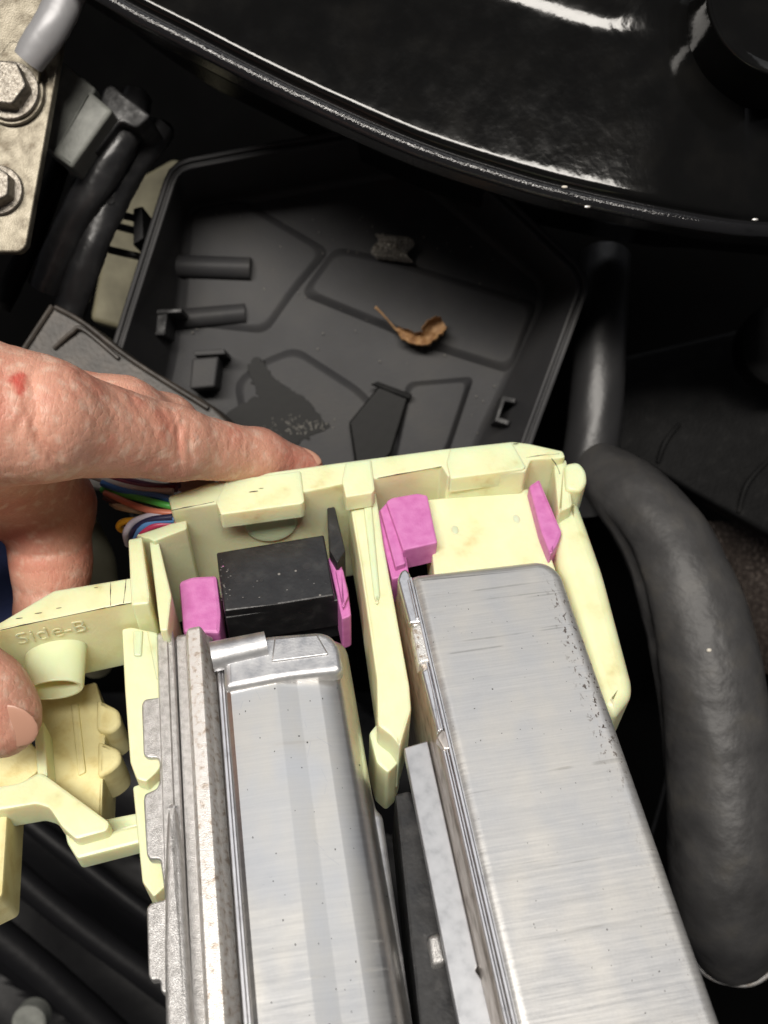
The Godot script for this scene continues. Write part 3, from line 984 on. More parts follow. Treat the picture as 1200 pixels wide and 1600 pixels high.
func hoses() -> void:
	var o := thing("engine_hose", "thick dull black hose in a worn sleeve curving down the right side", "hose", Transform3D(Basis(), at(1080, 950, 0.36)))
	var m := MB.new()
	tube(m, path3([946, 400, 0.392, 940, 480, 0.385, 936, 560, 0.38, 930, 650, 0.378, 922, 730, 0.378, 930, 800, 0.38]), [10, 10.2, 10.2, 10.4, 10.8, 10.5], 40, 8, 0.02)
	obj("upper_hose", m, M.hose_shiny, o, Transform3D(), 60)
	m = MB.new()
	var s := spline(path3([925, 725, 0.366, 985, 775, 0.352, 1042, 850, 0.342, 1082, 950, 0.335, 1108, 1060, 0.33, 1124, 1180, 0.326, 1130, 1280, 0.323, 1130, 1360, 0.322, 1136, 1430, 0.325, 1146, 1490, 0.335]), 10)
	var radii := [9.0, 13.5, 15.5, 17.0, 17.8, 18.0, 18.0, 17.8, 16.8, 12.0]
	var wob := noise(38.0, 4, 3)
	var rows := []
	var side := Vector3.ZERO
	for i in s.size():
		var dir := (s[mini(i + 1, s.size() - 1)] - s[maxi(i - 1, 0)]).normalized()
		if side == Vector3.ZERO:
			side = dir.cross(Vector3.UP).normalized()
		side = (side - dir * side.dot(dir)).normalized()
		var up := side.cross(dir)
		var row := PackedVector3Array()
		for j in 56:
			var a := TAU * j / 56
			var q := side * cos(a) + up * sin(a)
			var r: float = along(radii, float(i) / (s.size() - 1)) * 0.001
			# an open lengthwise seam on the inner side
			var seam := wrapf(a - 0.25 - 0.25 * sin(i * 0.08), -PI, PI)
			r -= 0.0022 * exp(-seam * seam / 0.012) * smoothstep(8.0, 20.0, i) * (1.0 - smoothstep(45.0, 62.0, i))
			row.push_back(s[i] + q * (r + wob.get_noise_3dv(s[i] + q * 0.02) * 0.0007))
		rows.append(row)
	loft(m, rows)
	obj("sleeve", m, M.rubber, o, Transform3D(), 60)
	m = MB.new()
	ball(m, Transform3D(Basis().scaled(Vector3(0.0008, 0.0003, 0.0006)), at(1108, 1016, 0.314)), 8)
	obj("paint_fleck", m, M.pale, o)
	m = MB.new()
	tube(m, path3([1080, 1490, 0.352, 1098, 1518, 0.35, 1130, 1534, 0.35, 1178, 1536, 0.352, 1230, 1500, 0.36]), [0.9, 0.9], 8, 8)
	tag(obj("bare_wire", m, M.flange, self, Transform3D(), 60), "thin pale wire looping under the lower end of the hose", "wire")
	m = MB.new()
	tube(m, path3([1050, 1120, 0.42, 1040, 1220, 0.42, 1010, 1330, 0.425, 985, 1420, 0.43]), [0.8, 0.8], 8, 8)
	tag(obj("thin_cable", m, M.black_plastic, self, Transform3D(), 60), "thin dark cable between the right module and the hose", "cable")

func bracket() -> void:
	var o := thing("module_bracket", "pale cream moulded plastic bracket holding the two aluminium modules", "bracket", rig_at(-20, -40, -30))
	var m := MB.new()
	# the long wall with its tabs
	plate(m, [262, 775, 330, 753, 400, 740, 530, 722, 690, 701, 800, 689, 826, 692, 880, 704, 884, 714, 876, 716, 830, 718, 822, 737, 700, 745, 690, 728, 586, 748, 536, 756, 480, 768, 340, 787, 268, 798], 2, -40, 0.7, 0.8)
	obj("wall", m, M.cream, o, RIG)
	for p in [[[337, 783, 352, 750, 470, 735, 476, 783, 471, 787, 345, 804], 2.5], [[534, 750, 540, 722, 580, 717, 586, 764, 582, 770, 540, 777], 2.6], [[698, 722, 704, 700, 800, 690, 822, 728, 818, 733, 704, 748]  , 2.5]]:
		m = MB.new()
		plate(m, p[0], p[1], p[1] - 5.5, 0.5, 0.5)
		obj("tab", m, M.cream, o, RIG)
	# left corner: a step, a side wall and the wing
	m = MB.new()
	plate(m, [212, 836, 268, 817, 292, 812, 292, 826, 240, 846, 234, 842], -1.5, -40, 0.5, 0.4)
	plate(m, [232, 838, 246, 836, 268, 930, 262, 985, 250, 985], -3, -40, 0.5, 0.4)
	obj("corner_wall", m, M.cream, o, RIG)
	m = MB.new()
	plate(m, [200, 842, 222, 838, 234, 930, 233, 943, 205, 946], 0, -34, 0.6, 0.6)
	obj("side_wall", m, M.cream, o, RIG)
	m = MB.new()
	plate(m, [-150, 1050, -90, 1000, 0, 972, 84, 922, 170, 908, 206, 902, 236, 935, 165, 950, 60, 972, 0, 985], -0.6, -27, 0.6, 0.5)
	obj("wing", m, M.cream, o, RIG)
	# the embossed side mark
	var a := T(0, 985, -0.6)
	var b := T(236, 937, -0.6)
	var turn := atan2(b.y - a.y, b.x - a.x)
	var tm := TextMesh.new()
	tm.text = "Side-B"
	var fnt := SystemFont.new()
	fnt.font_names = PackedStringArray(["Droid Sans"])
	tm.font = fnt
	tm.font_size = 32
	tm.pixel_size = 0.000185
	tm.depth = 0.00022
	tm.curve_step = 1.0
	var t := MeshInstance3D.new()
	t.mesh = tm
	t.set_surface_override_material(0, M.cream)
	t.name = "lettering"
	o.add_child(t, true)
	var mid := a.lerp(b, 0.30)
	t.transform = o.transform.affine_inverse() * RIG * Transform3D(Basis(Vector3.UP, -turn), Vector3(mid.x, -0.0056, mid.y + 0.0001))
	# hollow boss
	m = MB.new()
	var e := T(85, 1078, -14.5)
	var X := Transform3D(Basis(Vector3(1, 0, 0), Vector3(0, 0, 1), Vector3(0, -0.66, 0)), Vector3(e.x, -0.0145, e.y))
	lathe(m, X, [7.5, -12, 7.2, -6, 7.0, -0.5, 6.7, 0, 6.1, 0, 5.8, -0.4, 5.5, -9, 0.5, -9.2], 40)
	obj("boss", m, M.cream, o, RIG)
	# arms the modules slide between
	m = MB.new()
	plate(m, [190, 982, 205, 979, 247, 988, 254, 1190, 247, 1204, 228, 1222, 213, 1217, 203, 1190, 195, 1080], -9.5, -24, 0.6, 0.7)
	plate(m, [207, 1228, 250, 1215, 264, 1380, 240, 1402, 222, 1378], -14, -30, 0.6, 0.5)
	plate(m, [207, 984, 223, 984, 221, 1024, 209, 1024], -8.9, -12, 0.5, 0.4)
	plate(m, [229, 984, 246, 988, 249, 1060, 244, 1060], -8.9, -12, 0.5, 0.4)
	obj("arm", m, M.cream, o, RIG)
	m = MB.new()
	plate(m, [544, 775, 588, 768, 600, 850, 640, 1070, 643, 1108, 625, 1168, 612, 1150, 590, 1133, 588, 1060, 562, 880], -4, -26, 0.8, 0.7)
	plate(m, [590, 1128, 630, 1130, 628, 1170, 621, 1194, 606, 1208, 588, 1192, 576, 1145], -13, -34, 0.8, 0.8)
	obj("arm", m, M.cream, o, RIG)
	m = MB.new()
	plate(m, [568, 790, 581, 788, 594, 930, 589, 945, 584, 930], -3.3, -6, 0.5, 0.2)
	obj("arm_rib", m, M.cream, o, RIG)
	m = MB.new()
	plate(m, [862, 790, 900, 768, 912, 800, 944, 890, 990, 1062, 990, 1082, 964, 1116, 938, 1104, 900, 960, 872, 870], -5, -26, 3.2, 1.4, 5)
	plate(m, [864, 716, 886, 716, 896, 790, 872, 802], -0.5, -24, 1.0, 0.5)
	obj("arm", m, M.cream, o, RIG)
	m = MB.new()
	plate(m, [882, 724, 904, 720, 916, 734, 918, 752, 908, 768, 884, 764], 0.8, -9, 1.0, 1.6, 3)
	obj("lug", m, M.cream, o, RIG)
	# a raised disc where the wall was moulded
	m = MB.new()
	var g := T(425, 828, -9)
	lathe(m, Transform3D(Basis(Vector3(1, 0, 0), Vector3(0, 0, 1), Vector3(0, -1, 0)), Vector3(g.x, -0.0092, T(425, 776, 2).y + 0.0002)), [7, -3, 7, 0.1, 6.6, 0.5, 5, 0.6, 0.4, 0.6], 36)
	obj("moulding_disc", m, M.cream, o, RIG)
	# the deep lower frame behind the wing
	m = MB.new()
	plate(m, [56, 1090, 150, 1064, 166, 1120, 162, 1210, 158, 1296, 62, 1232], -36, -52, 0.8, 0.8)
	obj("lower_frame", m, M.cream_dirty, o, RIG)
	for q in [[150, 1090, 186, 1108, 190, 1132, 172, 1146, 150, 1140], [152, 1156, 188, 1170, 190, 1190, 172, 1206, 152, 1214]]:
		m = MB.new()
		plate(m, q, -34, -48, 1.2, 1.6, 4)
		obj("lower_knob", m, M.cream_dirty, o, RIG)
	m = MB.new()
	plate(m, [52, 1130, 68, 1126, 76, 1228, 60, 1238], -27, -40, 0.6, 0.5)
	obj("lower_edge", m, M.cream, o, RIG)
	m = MB.new()
	plate(m, [110, 1100, 122, 1096, 134, 1206, 122, 1212], -35.3, -38, 0.5, 0.4)
	obj("lower_rib", m, M.cream_dirty, o, RIG)
	m = MB.new()
	plate(m, [-60, 1238, 30, 1222, 62, 1205, 74, 1212, 172, 1284, 168, 1298, 118, 1312, 96, 1292, 76, 1262, 56, 1256, -60, 1276], -26, -36, 0.8, 1.0)
	obj("lower_arm", m, M.cream, o, RIG)
	m = MB.new()
	plate(m, [98, 1284, 116, 1312, 222, 1286, 222, 1316, 120, 1342, 104, 1316], -30, -36, 0.8, 0.5)
	plate(m, [110, 1290, 222, 1268, 222, 1290, 118, 1316], -34, -40, 0.6, 0.3)
	obj("lower_bar", m, M.cream, o, RIG)
	m = MB.new()
	plate(m, [-80, 1150, 40, 1150, 62, 1175, 60, 1205, 14, 1240, 4, 1400, -80, 1440], -30, -44, 1.0, 1.0)
	obj("lower_post", m, M.cream_dirty, o, RIG)
	# black dirt caught along the wall's parting line
	for p in [[268, 797, 300, 791, 335, 784], [590, 747, 640, 738, 690, 729], [0, 984.5, 60, 971.5, 165, 949.5], [165, 949.5, 200, 943, 228, 938], [822, 715, 850, 711, 874, 709], [862, 716, 870, 728, 875, 740], [343, 804, 400, 796, 470, 786.5], [704, 746, 760, 740, 818, 732], [173, 910, 172.5, 930, 173, 946], [197, 905, 195, 925, 193, 942]]:
		m = MB.new()
		var q := PackedVector3Array()
		for i in range(0, p.size(), 2):
			var r := T(p[i] + 0.0, p[i + 1] + 0.0, 2.0 if p[i] > 250 else -0.6)
			q.push_back(Vector3(r.x, 0.00197 if p[i] > 250 else -0.00063, r.y))
		tube(m, q, [0.06, 0.14, 0.05, 0.11], 6, 6, 0.5)
		obj("dirt_line", m, M.dirt, o, RIG)
	for p in [[396, 768, 2.6, 2.2], [408, 763, 2.6, 1.2], [806, 693, 2.6, 1.6], [598, 800, -3.8, 0.8], [150, 918, -0.5, 0.9], [60, 958, -0.5, 1.6], [92, 950, -0.5, 1.2], [30, 966, -0.5, 1.5]]:
		m = MB.new()
		var r := T(p[0], p[1], p[2])
		ball(m, Transform3D(Basis(Vector3.UP, rng.randf() * 1.2).scaled(Vector3(p[3], 0.10, p[3] * 0.14) * 0.0006), Vector3(r.x, p[2] * 0.001, r.y)), 7)
		obj("dirt_fleck", m, M.dirt, o, RIG)

func connectors() -> void:
	var o := thing("black_connector", "black plug with pink lock tabs plugged into the left module", "connector", rig_at(-35, -20, -15))
	var m := MB.new()
	plate(m, [338, 863, 506, 835, 514, 880, 523, 930, 436, 944, 350, 955, 343, 905], -8, -14, 0.5, 0.4)
	plate(m, [348, 945, 523, 920, 530, 938, 352, 966], -10.5, -22, 0.5, 0.3)
	plate(m, [352, 960, 530, 932, 534, 950, 356, 985], -17, -30, 0.5, 0.3)
	obj("housing", m, M.connector, o, RIG)
	for q in [[373, 905, 1.1], [480, 884, 1.2], [408, 906, 0.6], [436, 897, 0.35], [462, 892, 0.3], [500, 930, 0.3]]:
		m = MB.new()
		var r := T(q[0], q[1], -8)
		lathe(m, Transform3D(Basis(), Vector3(r.x, -0.008, r.y)), [q[2], -0.3, q[2], 0.04, q[2] * 0.8, 0.07, q[2] * 0.7, 0.02, 0.05, 0.02], 20)
		obj("mould_mark", m, M.tray if q[2] > 0.5 else M.scuff, o, RIG)
	for i in 34:
		m = MB.new()
		var r := T(344 + absf(rng.randfn()) * 9, rng.randf_range(870, 942), -8)
		if i > 24:
			r = T(rng.randf_range(360, 510), rng.randf_range(870, 935), -8)
		var z := rng.randf_range(0.00004, 0.00014)
		ball(m, Transform3D(Basis(Vector3.UP, rng.randf() * 3.0).scaled(Vector3(z * 2.0, z * 0.4, z)), Vector3(r.x, -0.008, r.y)), 5)
		obj("scuff", m, M.scuff if i != 3 else M.pink, o, RIG)
	m = MB.new()
	var s0 := T(352, 953, -8)
	var s1 := T(522, 928, -8)
	tube(m, PackedVector3Array([Vector3(s0.x, -0.0083, s0.y), Vector3(s1.x, -0.0083, s1.y)]), [0.16, 0.16], 8, 1)
	obj("seam", m, M.dirt, o, RIG)
	m = MB.new()
	plate(m, [511, 793, 523, 791, 540, 860, 527, 880, 515, 860], -6, -20, 0.4, 0.3)
	obj("latch", m, M.black_plastic, o, RIG)
	m = MB.new()
	plate(m, [279, 908, 300, 900, 339, 898, 346, 958, 344, 990, 286, 988], -10, -22, 1.0, 0.8)
	obj("lock_tab", m, M.pink, o, RIG)
	m = MB.new()
	plate(m, [512, 872, 520, 866, 530, 868, 544, 920, 549, 962, 534, 968, 526, 930], -10, -24, 0.6, 0.4)
	plate(m, [524, 890, 536, 888, 545, 930, 536, 950], -8.6, -12, 0.5, 0.4)
	obj("lock_tab", m, M.pink, o, RIG)
	o = thing("cream_connector", "cream plug with pink lock tabs plugged into the right module", "connector", rig_at(18, -20, -12))
	m = MB.new()
	plate(m, [668, 780, 826, 763, 872, 900, 680, 925], -7, -22, 0.6, 0.4)
	obj("housing", m, M.cream, o, RIG)
	for p in [[711, 828], [807, 811]]:
		m = MB.new()
		var r := T(p[0], p[1], -7)
		ball(m, Transform3D(Basis().scaled(Vector3(1.0, 0.2, 1.5) * 0.001), Vector3(r.x, -0.00695, r.y)), 10)
		obj("pimple", m, M.cream, o, RIG)
	m = MB.new()
	plate(m, [603, 783, 612, 777, 652, 770, 668, 773, 684, 848, 630, 860], -2.4, -10.5, 0.6, 0.4)
	plate(m, [586, 802, 604, 788, 634, 862, 640, 900, 612, 905], -5.5, -16, 0.5, 0.4)
	plate(m, [594, 796, 608, 780, 634, 880, 618, 886], -3.6, -10, 0.4, 0.3)
	obj("lock_tab", m, M.pink, o, RIG)
	m = MB.new()
	plate(m, [826, 758, 843, 747, 879, 831, 872, 850, 860, 868, 845, 830], -3.2, -13, 0.9, 0.4)
	obj("lock_tab", m, M.pink, o, RIG)

func strip(m: MB, a: Array, v0: float, v1: float, bev := 0.4) -> void:      # a profile (u, h in mm) drawn out along the module
	prism(m, Transform3D(ALONG, Vector3.ZERO), mm(a), -v0 * 0.001, -v1 * 0.001, bev * 0.001, 3)

func module_left() -> void:
	var o := thing("aluminium_module", "left aluminium control module with a cast flange and toothed edge", "control module", rig_at(-40, -45, 60), "aluminium modules in the bracket")
	var x := func(px, h): return T(px, 1400, h).x * 1000.0
	var m := MB.new()
	plate(m, [248, 992, 252, 984, 270, 984, 276, 1100, 290, 1400, 312, 1760, 268, 1760, 262, 1556, 251, 1548, 250, 1530, 237, 1532, 232, 1525, 229, 1418, 236, 1410, 258, 1405, 254, 1370, 250, 1342, 234, 1342, 229, 1335, 224, 1248, 226, 1240, 244, 1232, 249, 1222, 249, 1190, 246, 1184, 230, 1184, 224, 1178, 221, 1100, 226, 1092, 254, 1088], -8.4, -11, 0.5, 0.35, 3)
	obj("toothed_plate", m, M.cast, o, RIG)
	m = MB.new()
	var v0 := T(262, 984, -8).y * 1000.0
	strip(m, [x.call(255, -8), -44, x.call(257, -8), -8.6, x.call(260, -8), -7.9, x.call(276, -8), -7.9, x.call(283, -9), -9, x.call(288, -12), -11.5, x.call(292, -12), -11.5, x.call(294, -10), -10.2, x.call(316, -10), -10.0, x.call(316, -10), -44], v0, 150, 1.4)
	obj("base", m, M.cast, o, RIG)
	m = MB.new()
	plate(m, [258, 1330, 261, 1268, 267, 1250, 274, 1262, 283, 1320, 300, 1600, 305, 1760, 262, 1760, 256, 1500], -5.6, -9, 1.3, 0.6, 4)
	obj("rib", m, M.cast, o, RIG)
	m = MB.new()
	v0 = T(305, 976, -4).y * 1000.0
	strip(m, [x.call(311, -10), -44, x.call(311, -10), -9, x.call(313, -5), -5, x.call(316, -4), -4.1, x.call(338, -4), -3.7, x.call(342, -4), -4.1, x.call(346, -5), -5.4, x.call(352, -7), -7.8, x.call(362, -9), -9.2, x.call(366, -9), -44], v0, 150, 1.6)
	obj("flange", m, M.flange, o, RIG)
	m = MB.new()
	v0 = T(352, 1040, -6).y * 1000.0
	strip(m, [x.call(364, -6), -44, x.call(365, -6), -6.6, x.call(367, -6), -6.0, x.call(371, -6), -6.0, x.call(373, -6), -6.6, x.call(376, -6), -6.6, x.call(376, -6), -44], v0, 150, 0.5)
	obj("lid_seam", m, M.sheet, o, RIG)
	m = MB.new()
	m.uvs = 1.0
	var vm := T(440, 992, -3).y * 1000.0
	var u0: float = x.call(377, -5)
	var prof := [u0, -44, u0, -5.0, u0 + 0.5, -3.4, u0 + 1.4, -2.8, -42.0, -2.6, -36.2, -2.6, -35.8, -2.63, -31.4, -3.5, -31.0, -3.56, -26.4, -3.95, -26.0, -4.0, -22.2, -5.0, -20.6, -5.9, -19.2, -7.4, -18.2, -9.6, -17.7, -12.0, -17.6, -15.0, -17.6, -44]
	# the lid, its end rolled down to the shoulder
	var rows := []
	for k in [[vm - 1.0, 6.0], [vm - 0.3, 3.6], [vm + 0.8, 1.9], [vm + 2.2, 0.7], [vm + 4.0, 0.15], [vm + 7.0, 0.0], [80.0, 0.0], [150.0, 0.0]]:
		var row := PackedVector3Array()
		for i in range(0, prof.size(), 2):
			row.push_back(Vector3(prof[i], prof[i + 1] - (k[1] if prof[i + 1] > -20 else 0.0), k[0] - (0.0 if i < 22 or k[0] > vm + 6 else 0.0)) * 0.001)
		rows.append(row)
	loft(m, rows, true, true)
	for i in m.v.size():
		m.t[i] = Vector2((m.v[i].x * 1000.0 + 50.0) / 34.0, (m.v[i].z * 1000.0 - 10.0) / 120.0)
	obj("lid", m, M.face_left, o, RIG, 24)
	m = MB.new()
	plate(m, [348, 1004, 420, 991, 500, 985, 516, 990, 530, 1006, 538, 1048, 440, 1060, 350, 1078], -1.0, -5, 1.7, 2.0, 5)
	obj("shoulder", m, M.cast_smooth, o, RIG)
	m = MB.new()
	var c0 := T(330, 1023, -1)
	var c1 := T(416, 1005, -1)
	tube(m, PackedVector3Array([Vector3(c0.x, -0.0020, c0.y), Vector3(c1.x, -0.0020, c1.y)]), [3.6, 3.4], 28, 1)
	obj("boss", m, M.cast_smooth, o, RIG)
	m = MB.new()
	plate(m, [428, 997, 496, 991, 514, 1022, 424, 1034], -0.5, -4, 0.45, 0.5, 3)
	obj("raised_pad", m, M.cast_smooth, o, RIG)
	m = MB.new()
	plate(m, [560, 1190, 572, 1200, 588, 1262, 598, 1272, 628, 1480, 668, 1760, 600, 1760], -11, -40, 1.6, 1.6, 4)
	obj("side_step", m, M.cast_smooth, o, RIG)

func module_right() -> void:
	var o := thing("aluminium_module", "right aluminium control module with a plain scuffed narrow face", "control module", rig_at(18, -45, 60), "aluminium modules in the bracket")
	var m := MB.new()
	m.uvs = 1.0
	var p := PackedVector2Array()
	for i in 9:
		var a := -PI / 2 + PI / 2 * i / 8.0
		p.push_back(Vector2(0.0313 + 0.0066 * cos(a), 0.0074 + 0.0066 * sin(a)))
	p.append_array(mm([38.0, 150, -0.2, 150, -0.2, 2.2, 0.6, 0.6, 2.0, 0.3]))
	prism(m, Transform3D(), p, 0.0, -0.045, 0.0030, 7)
	for i in m.v.size():
		m.t[i] = Vector2((m.v[i].x * 1000.0 + 0.5) / 39.0, m.v[i].z * 1000.0 / 112.0)
	obj("cover", m, M.face_right, o, RIG, 50)
	# base with the folded rim along its left edge
	m = MB.new()
	strip(m, [-3.6, -44, -3.6, -8.5, -2.2, -2.6, -1.4, -2.0, 0.5, -2.0, 0.5, -44], 1.0, 150, 0.8)
	obj("base", m, M.side_metal, o, RIG)
	m = MB.new()
	plate(m, [621, 905, 626, 892, 634, 888, 640, 894, 660, 972, 640, 974], -1.0, -7, 0.6, 0.5, 3)
	obj("folded_rim", m, M.sheet, o, RIG)
	m = MB.new()
	plate(m, [642, 980, 654, 973, 660, 974, 674, 1032, 654, 1038], -0.3, -6, 0.7, 0.4, 3)
	obj("clamp", m, M.flange, o, RIG)
	m = MB.new()
	plate(m, [658, 1048, 672, 1040, 694, 1138, 684, 1146], -1.0, -7, 0.6, 0.5, 3)
	obj("folded_rim", m, M.sheet, o, RIG)
	for s in [[-0.9, -0.45, -0.35, 2.0, 13.5], [-0.35, 0.25, -0.2, 1.5, 150.0], [-1.6, -1.1, -0.9, 40.0, 150.0], [-1.0, -0.6, -0.55, 24.0, 150.0], [0.45, 0.75, -0.75, 4.0, 150.0]]:
		m = MB.new()
		strip(m, [s[0], -6, s[0], s[2] - 0.1, s[0] + 0.1, s[2], s[1] - 0.1, s[2], s[1], s[2] - 0.1, s[1], -6], s[3], s[4], 0.2)
		obj("seam_lip", m, M.sheet, o, RIG)
	m = MB.new()
	plate(m, [681, 1150, 690, 1138, 700, 1142, 707, 1170, 694, 1172], -0.4, -4, 0.5, 0.6, 3)
	obj("notch_tab", m, M.side_metal, o, RIG)
	m = MB.new()
	plate(m, [631, 1168, 668, 1157, 747, 1509, 743, 1516, 753, 1530, 796, 1710, 739, 1710], -7, -9.6, 0.35, 0.35, 3)
	obj("mounting_plate", m, M.plate_metal, o, RIG)
	m = MB.new()
	plate(m, [668, 1462, 688, 1455, 700, 1502, 676, 1510], -12, -22, 1.0, 0.8, 3)
	obj("peg", m, M.cast, o, RIG)
	m = MB.new()
	plate(m, [617, 1240, 641, 1234, 664, 1290, 712, 1520, 740, 1720, 668, 1720, 640, 1470], -15, -40, 0.8, 0.6)
	obj("side_cover", m, M.black_plastic, o, RIG)

func wires() -> void:
	for w in [["white", Color(0.62, 0.58, 0.52), [270, 768, 0.262, 225, 766, 0.264, 180, 756, 0.268, 120, 735, 0.28], "uppermost of the bundle under the index finger"],
			["maroon", Color(0.20, 0.012, 0.03), [276, 764, 0.268, 240, 762, 0.27, 200, 757, 0.272, 140, 735, 0.28], "against the finger beside the white one"],
			["dark purple", Color(0.10, 0.02, 0.05), [280, 758, 0.272, 250, 760, 0.275, 205, 752, 0.28, 140, 735, 0.285], "behind the maroon one"],
			["blue", Color(0.05, 0.16, 0.42), [275, 783, 0.259, 245, 775, 0.26, 205, 770, 0.264, 160, 755, 0.27], "curving above the green one"],
			["green", Color(0.08, 0.42, 0.07), [275, 793, 0.258, 250, 787, 0.258, 215, 778, 0.262, 160, 765, 0.272], "between the blue and salmon ones"],
			["grey", Color(0.16, 0.15, 0.14), [275, 798, 0.26, 235, 792, 0.2615, 198, 778, 0.266, 165, 760, 0.275], "between the green and salmon ones"],
			["salmon pink", Color(0.62, 0.20, 0.12), [275, 802, 0.258, 240, 799, 0.258, 205, 788, 0.262, 165, 770, 0.27], "just below the green one"],
			["brown", Color(0.10, 0.045, 0.03), [262, 802, 0.262, 225, 798, 0.263, 190, 788, 0.265, 165, 778, 0.27], "below the salmon pink one"],
			["beige", Color(0.55, 0.45, 0.28), [270, 808, 0.262, 230, 800, 0.263, 190, 793, 0.264, 175, 786, 0.27], "below the brown one"],
			["yellow", Color(0.70, 0.36, 0.02), [275, 806, 0.266, 225, 812, 0.264, 194, 815, 0.264, 186, 824, 0.266, 200, 832, 0.27], "bent in a short loop at the bottom of the bundle"],
			["white and violet", Color(0.55, 0.52, 0.60), [272, 801, 0.258, 240, 805, 0.258, 210, 815, 0.26, 197, 832, 0.262, 200, 850, 0.27], "bent in a wide arc round the lower wires"],
			["navy", Color(0.02, 0.02, 0.06), [270, 808, 0.2565, 235, 813, 0.257, 212, 826, 0.259, 205, 845, 0.266], "inside the arc of the white and violet one"],
			["light blue", Color(0.10, 0.26, 0.55), [272, 812, 0.257, 240, 815, 0.257, 220, 826, 0.258, 212, 842, 0.263], "above the crimson one by the bracket step"],
			["crimson", Color(0.45, 0.04, 0.10), [275, 819, 0.258, 245, 821, 0.257, 225, 831, 0.258, 216, 845, 0.262], "lowest of the bundle by the bracket step"]]:
		var m := MB.new()
		tube(m, path3(w[2]), [0.95, 0.95], 10, 8)
		var c := mat(w[1], 0.38)
		tag(obj("wire", m, c, self, Transform3D(), 60), "%s wire %s" % [w[0], w[3]], "wire", "coloured wires behind the bracket")
	var m := MB.new()
	plate(m, [256, 800, 266, 797, 270, 816, 256, 819], -3, -14, 0.4)
	tag(obj("wire_boot", m, M.dull_black, self, RIG), "small black boot where the coloured wires enter the bracket", "boot")

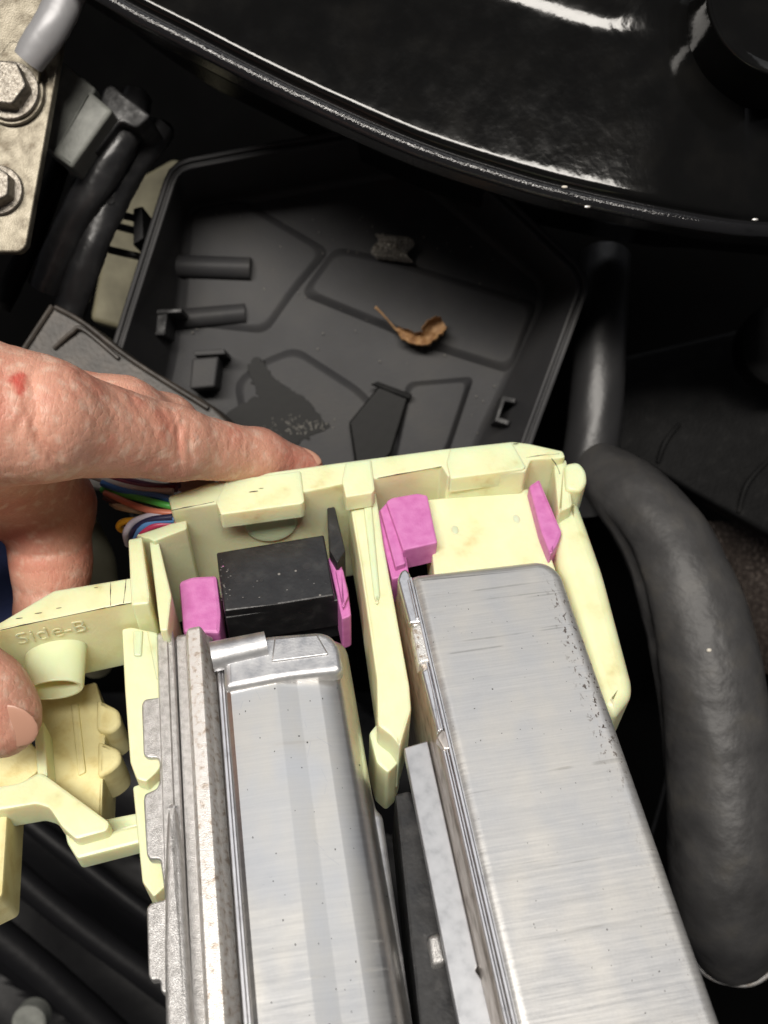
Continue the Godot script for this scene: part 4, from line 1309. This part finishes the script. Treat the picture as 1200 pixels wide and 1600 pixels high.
func hand() -> void:
	# index finger
	bone(-60, 645, 0.210, 15.5, 60, 655, 0.216, 13.4)
	bone(60, 655, 0.216, 13.0, 268, 692, 0.246, 8.9)
	bone(268, 692, 0.246, 8.9, 402, 714, 0.268, 7.2)
	bone(402, 714, 0.268, 7.2, 476, 731, 0.277, 5.2)
	# middle finger behind it, bending away
	bone(-40, 640, 0.235, 15, 190, 650, 0.248, 9.4)
	bone(190, 650, 0.248, 9.4, 258, 668, 0.262, 8.3)
	bone(258, 668, 0.262, 8.3, 300, 730, 0.290, 8.0)
	# ring finger reaching down behind the wing, and the little finger out of frame
	bone(20, 700, 0.250, 13.5, 74, 790, 0.264, 12.3)
	bone(74, 790, 0.264, 12.0, 80, 880, 0.268, 10.0, 0.003)
	bone(80, 880, 0.268, 10.0, 80, 960, 0.268, 9.0)
	bone(80, 960, 0.268, 9.0, 82, 1060, 0.274, 8.0)
	bone(-60, 730, 0.262, 13, -120, 860, 0.272, 10)
	bone(-120, 860, 0.272, 10, -110, 980, 0.276, 8.5)
	# thumb in front of the wing
	bone(-330, 830, 0.235, 16, -190, 950, 0.224, 13)
	bone(-190, 950, 0.224, 13, -80, 1060, 0.220, 10.5)
	bone(-80, 1060, 0.220, 10.5, -28, 1094, 0.221, 10.2)
	bone(-28, 1094, 0.221, 10.2, 2, 1122, 0.2225, 8.8)
	# palm, wrist and forearm
	bone(-60, 645, 0.222, 16, -300, 720, 0.245, 22, 0.012)
	bone(-40, 700, 0.240, 17, -300, 760, 0.255, 22, 0.012)
	bone(-60, 740, 0.255, 14, -300, 780, 0.262, 20, 0.012)
	bone(-300, 740, 0.250, 24, -470, 800, 0.26, 24, 0.012)
	bone(-300, 790, 0.245, 18, -330, 830, 0.235, 16, 0.01)
	bone(-470, 800, 0.26, 24, -1000, 900, 0.27, 34, 0.012)
	# creases: under the finger root, at the joints, over the knuckle
	fold(58, 700, 0.20, 70, 760, 0.9, 0.8, 12)
	fold(270, 700, 0.230, 262, 755, 0.55, 0.7, 10)
	fold(264, 650, 0.230, 272, 700, 0.35, 0.6, 9)
	fold(248, 640, 0.230, 262, 690, 0.3, 0.6, 8)
	fold(288, 690, 0.232, 280, 750, 0.3, 0.6, 9)
	fold(405, 720, 0.25, 395, 760, 0.3, 0.5, 6)
	fold(385, 715, 0.25, 376, 760, 0.2, 0.5, 6)
	fold(10, 640, 0.19, 18, 740, 0.4, 0.7, 14)
	fold(40, 600, 0.20, 20, 700, 0.3, 0.7, 12)
	fold(110, 610, 0.205, 150, 690, 0.22, 0.6, 10)
	fold(140, 612, 0.21, 180, 690, 0.2, 0.6, 9)
	fold(175, 620, 0.215, 210, 690, 0.18, 0.6, 9)
	fold(205, 630, 0.22, 240, 700, 0.2, 0.6, 9)
	fold(225, 720, 0.225, 170, 745, 0.2, 0.6, 8)
	fold(72, 868, 0.258, 130, 872, 0.35, 1.2, 9)
	fold(70, 930, 0.258, 130, 934, 0.3, 1.0, 9)
	for i in 6:
		fold(320 + i * 14, 700, 0.250, 312 + i * 14, 750, 0.12, 0.45, 7)
	for i in 9:
		fold(92 + i * 17, 612 + i * 5, 0.214 + i * 0.002, 130 + i * 15, 700, 0.13 + 0.03 * (i % 3), 0.5, 8)
	for i in 5:
		fold(-6 + i * 13, 590 + i * 3, 0.197, -10 + i * 15, 700, 0.14, 0.6, 10)
	var m := skin_mesh(0.0008, Vector3(-0.235, 0.30, -0.04), Vector3(-0.004, 0.455, 0.09))
	var tone := noise(60.0, 4, 8)
	var tint := noise(240.0, 3, 6)
	var spots := [[at(14, 590, 0.2), 0.0016], [at(33, 600, 0.203), 0.0018], [at(20, 584, 0.2), 0.0014], [at(36, 612, 0.203), 0.0015]]
	var bruise := at(122, 700, 0.212)
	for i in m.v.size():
		var p := m.v[i]
		var a := tone.get_noise_3dv(p)
		var b := tint.get_noise_3dv(p)
		var c := Color(0.69, 0.38, 0.285).lerp(Color(0.65, 0.29, 0.215), smoothstep(-0.1, 0.6, a))
		c = c.lerp(Color(0.80, 0.60, 0.49), smoothstep(0.08, 0.5, b) * 0.6)
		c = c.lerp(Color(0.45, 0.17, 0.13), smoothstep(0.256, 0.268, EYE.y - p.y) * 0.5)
		for s in spots:
			c = c.lerp(Color(0.56, 0.075, 0.055), (1.0 - smoothstep(0.3, 1.0, Vector2(p.x - s[0].x, p.z - s[0].z).length() / s[1] + b * 0.6)) * 0.75)
		c = c.lerp(Color(0.40, 0.25, 0.20), (1.0 - smoothstep(0.2, 1.0, p.distance_to(bruise) / 0.005 + b * 0.8)) * 0.35)
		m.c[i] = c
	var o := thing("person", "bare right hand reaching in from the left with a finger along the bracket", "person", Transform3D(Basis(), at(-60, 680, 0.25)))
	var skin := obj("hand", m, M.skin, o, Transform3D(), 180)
	# nails of the index finger and the thumb
	for k in [[at(480, 713, 0.2738), Vector3(0.0044, 0.0008, 0.0022), Vector3(-0.5, -0.35, -0.2), 0.30], [at(18, 1134, 0.2160), Vector3(0.0060, 0.0009, 0.0052), Vector3(0.25, -0.75, -0.30), 0.0]]:
		var n := MB.new()
		var X := Transform3D(Basis.from_euler(k[2]), k[0])
		ball(n, X * Transform3D(Basis().scaled(k[1]), Vector3.ZERO), 16)
		obj("fingernail", n, M.nail, o, Transform3D(), 60)
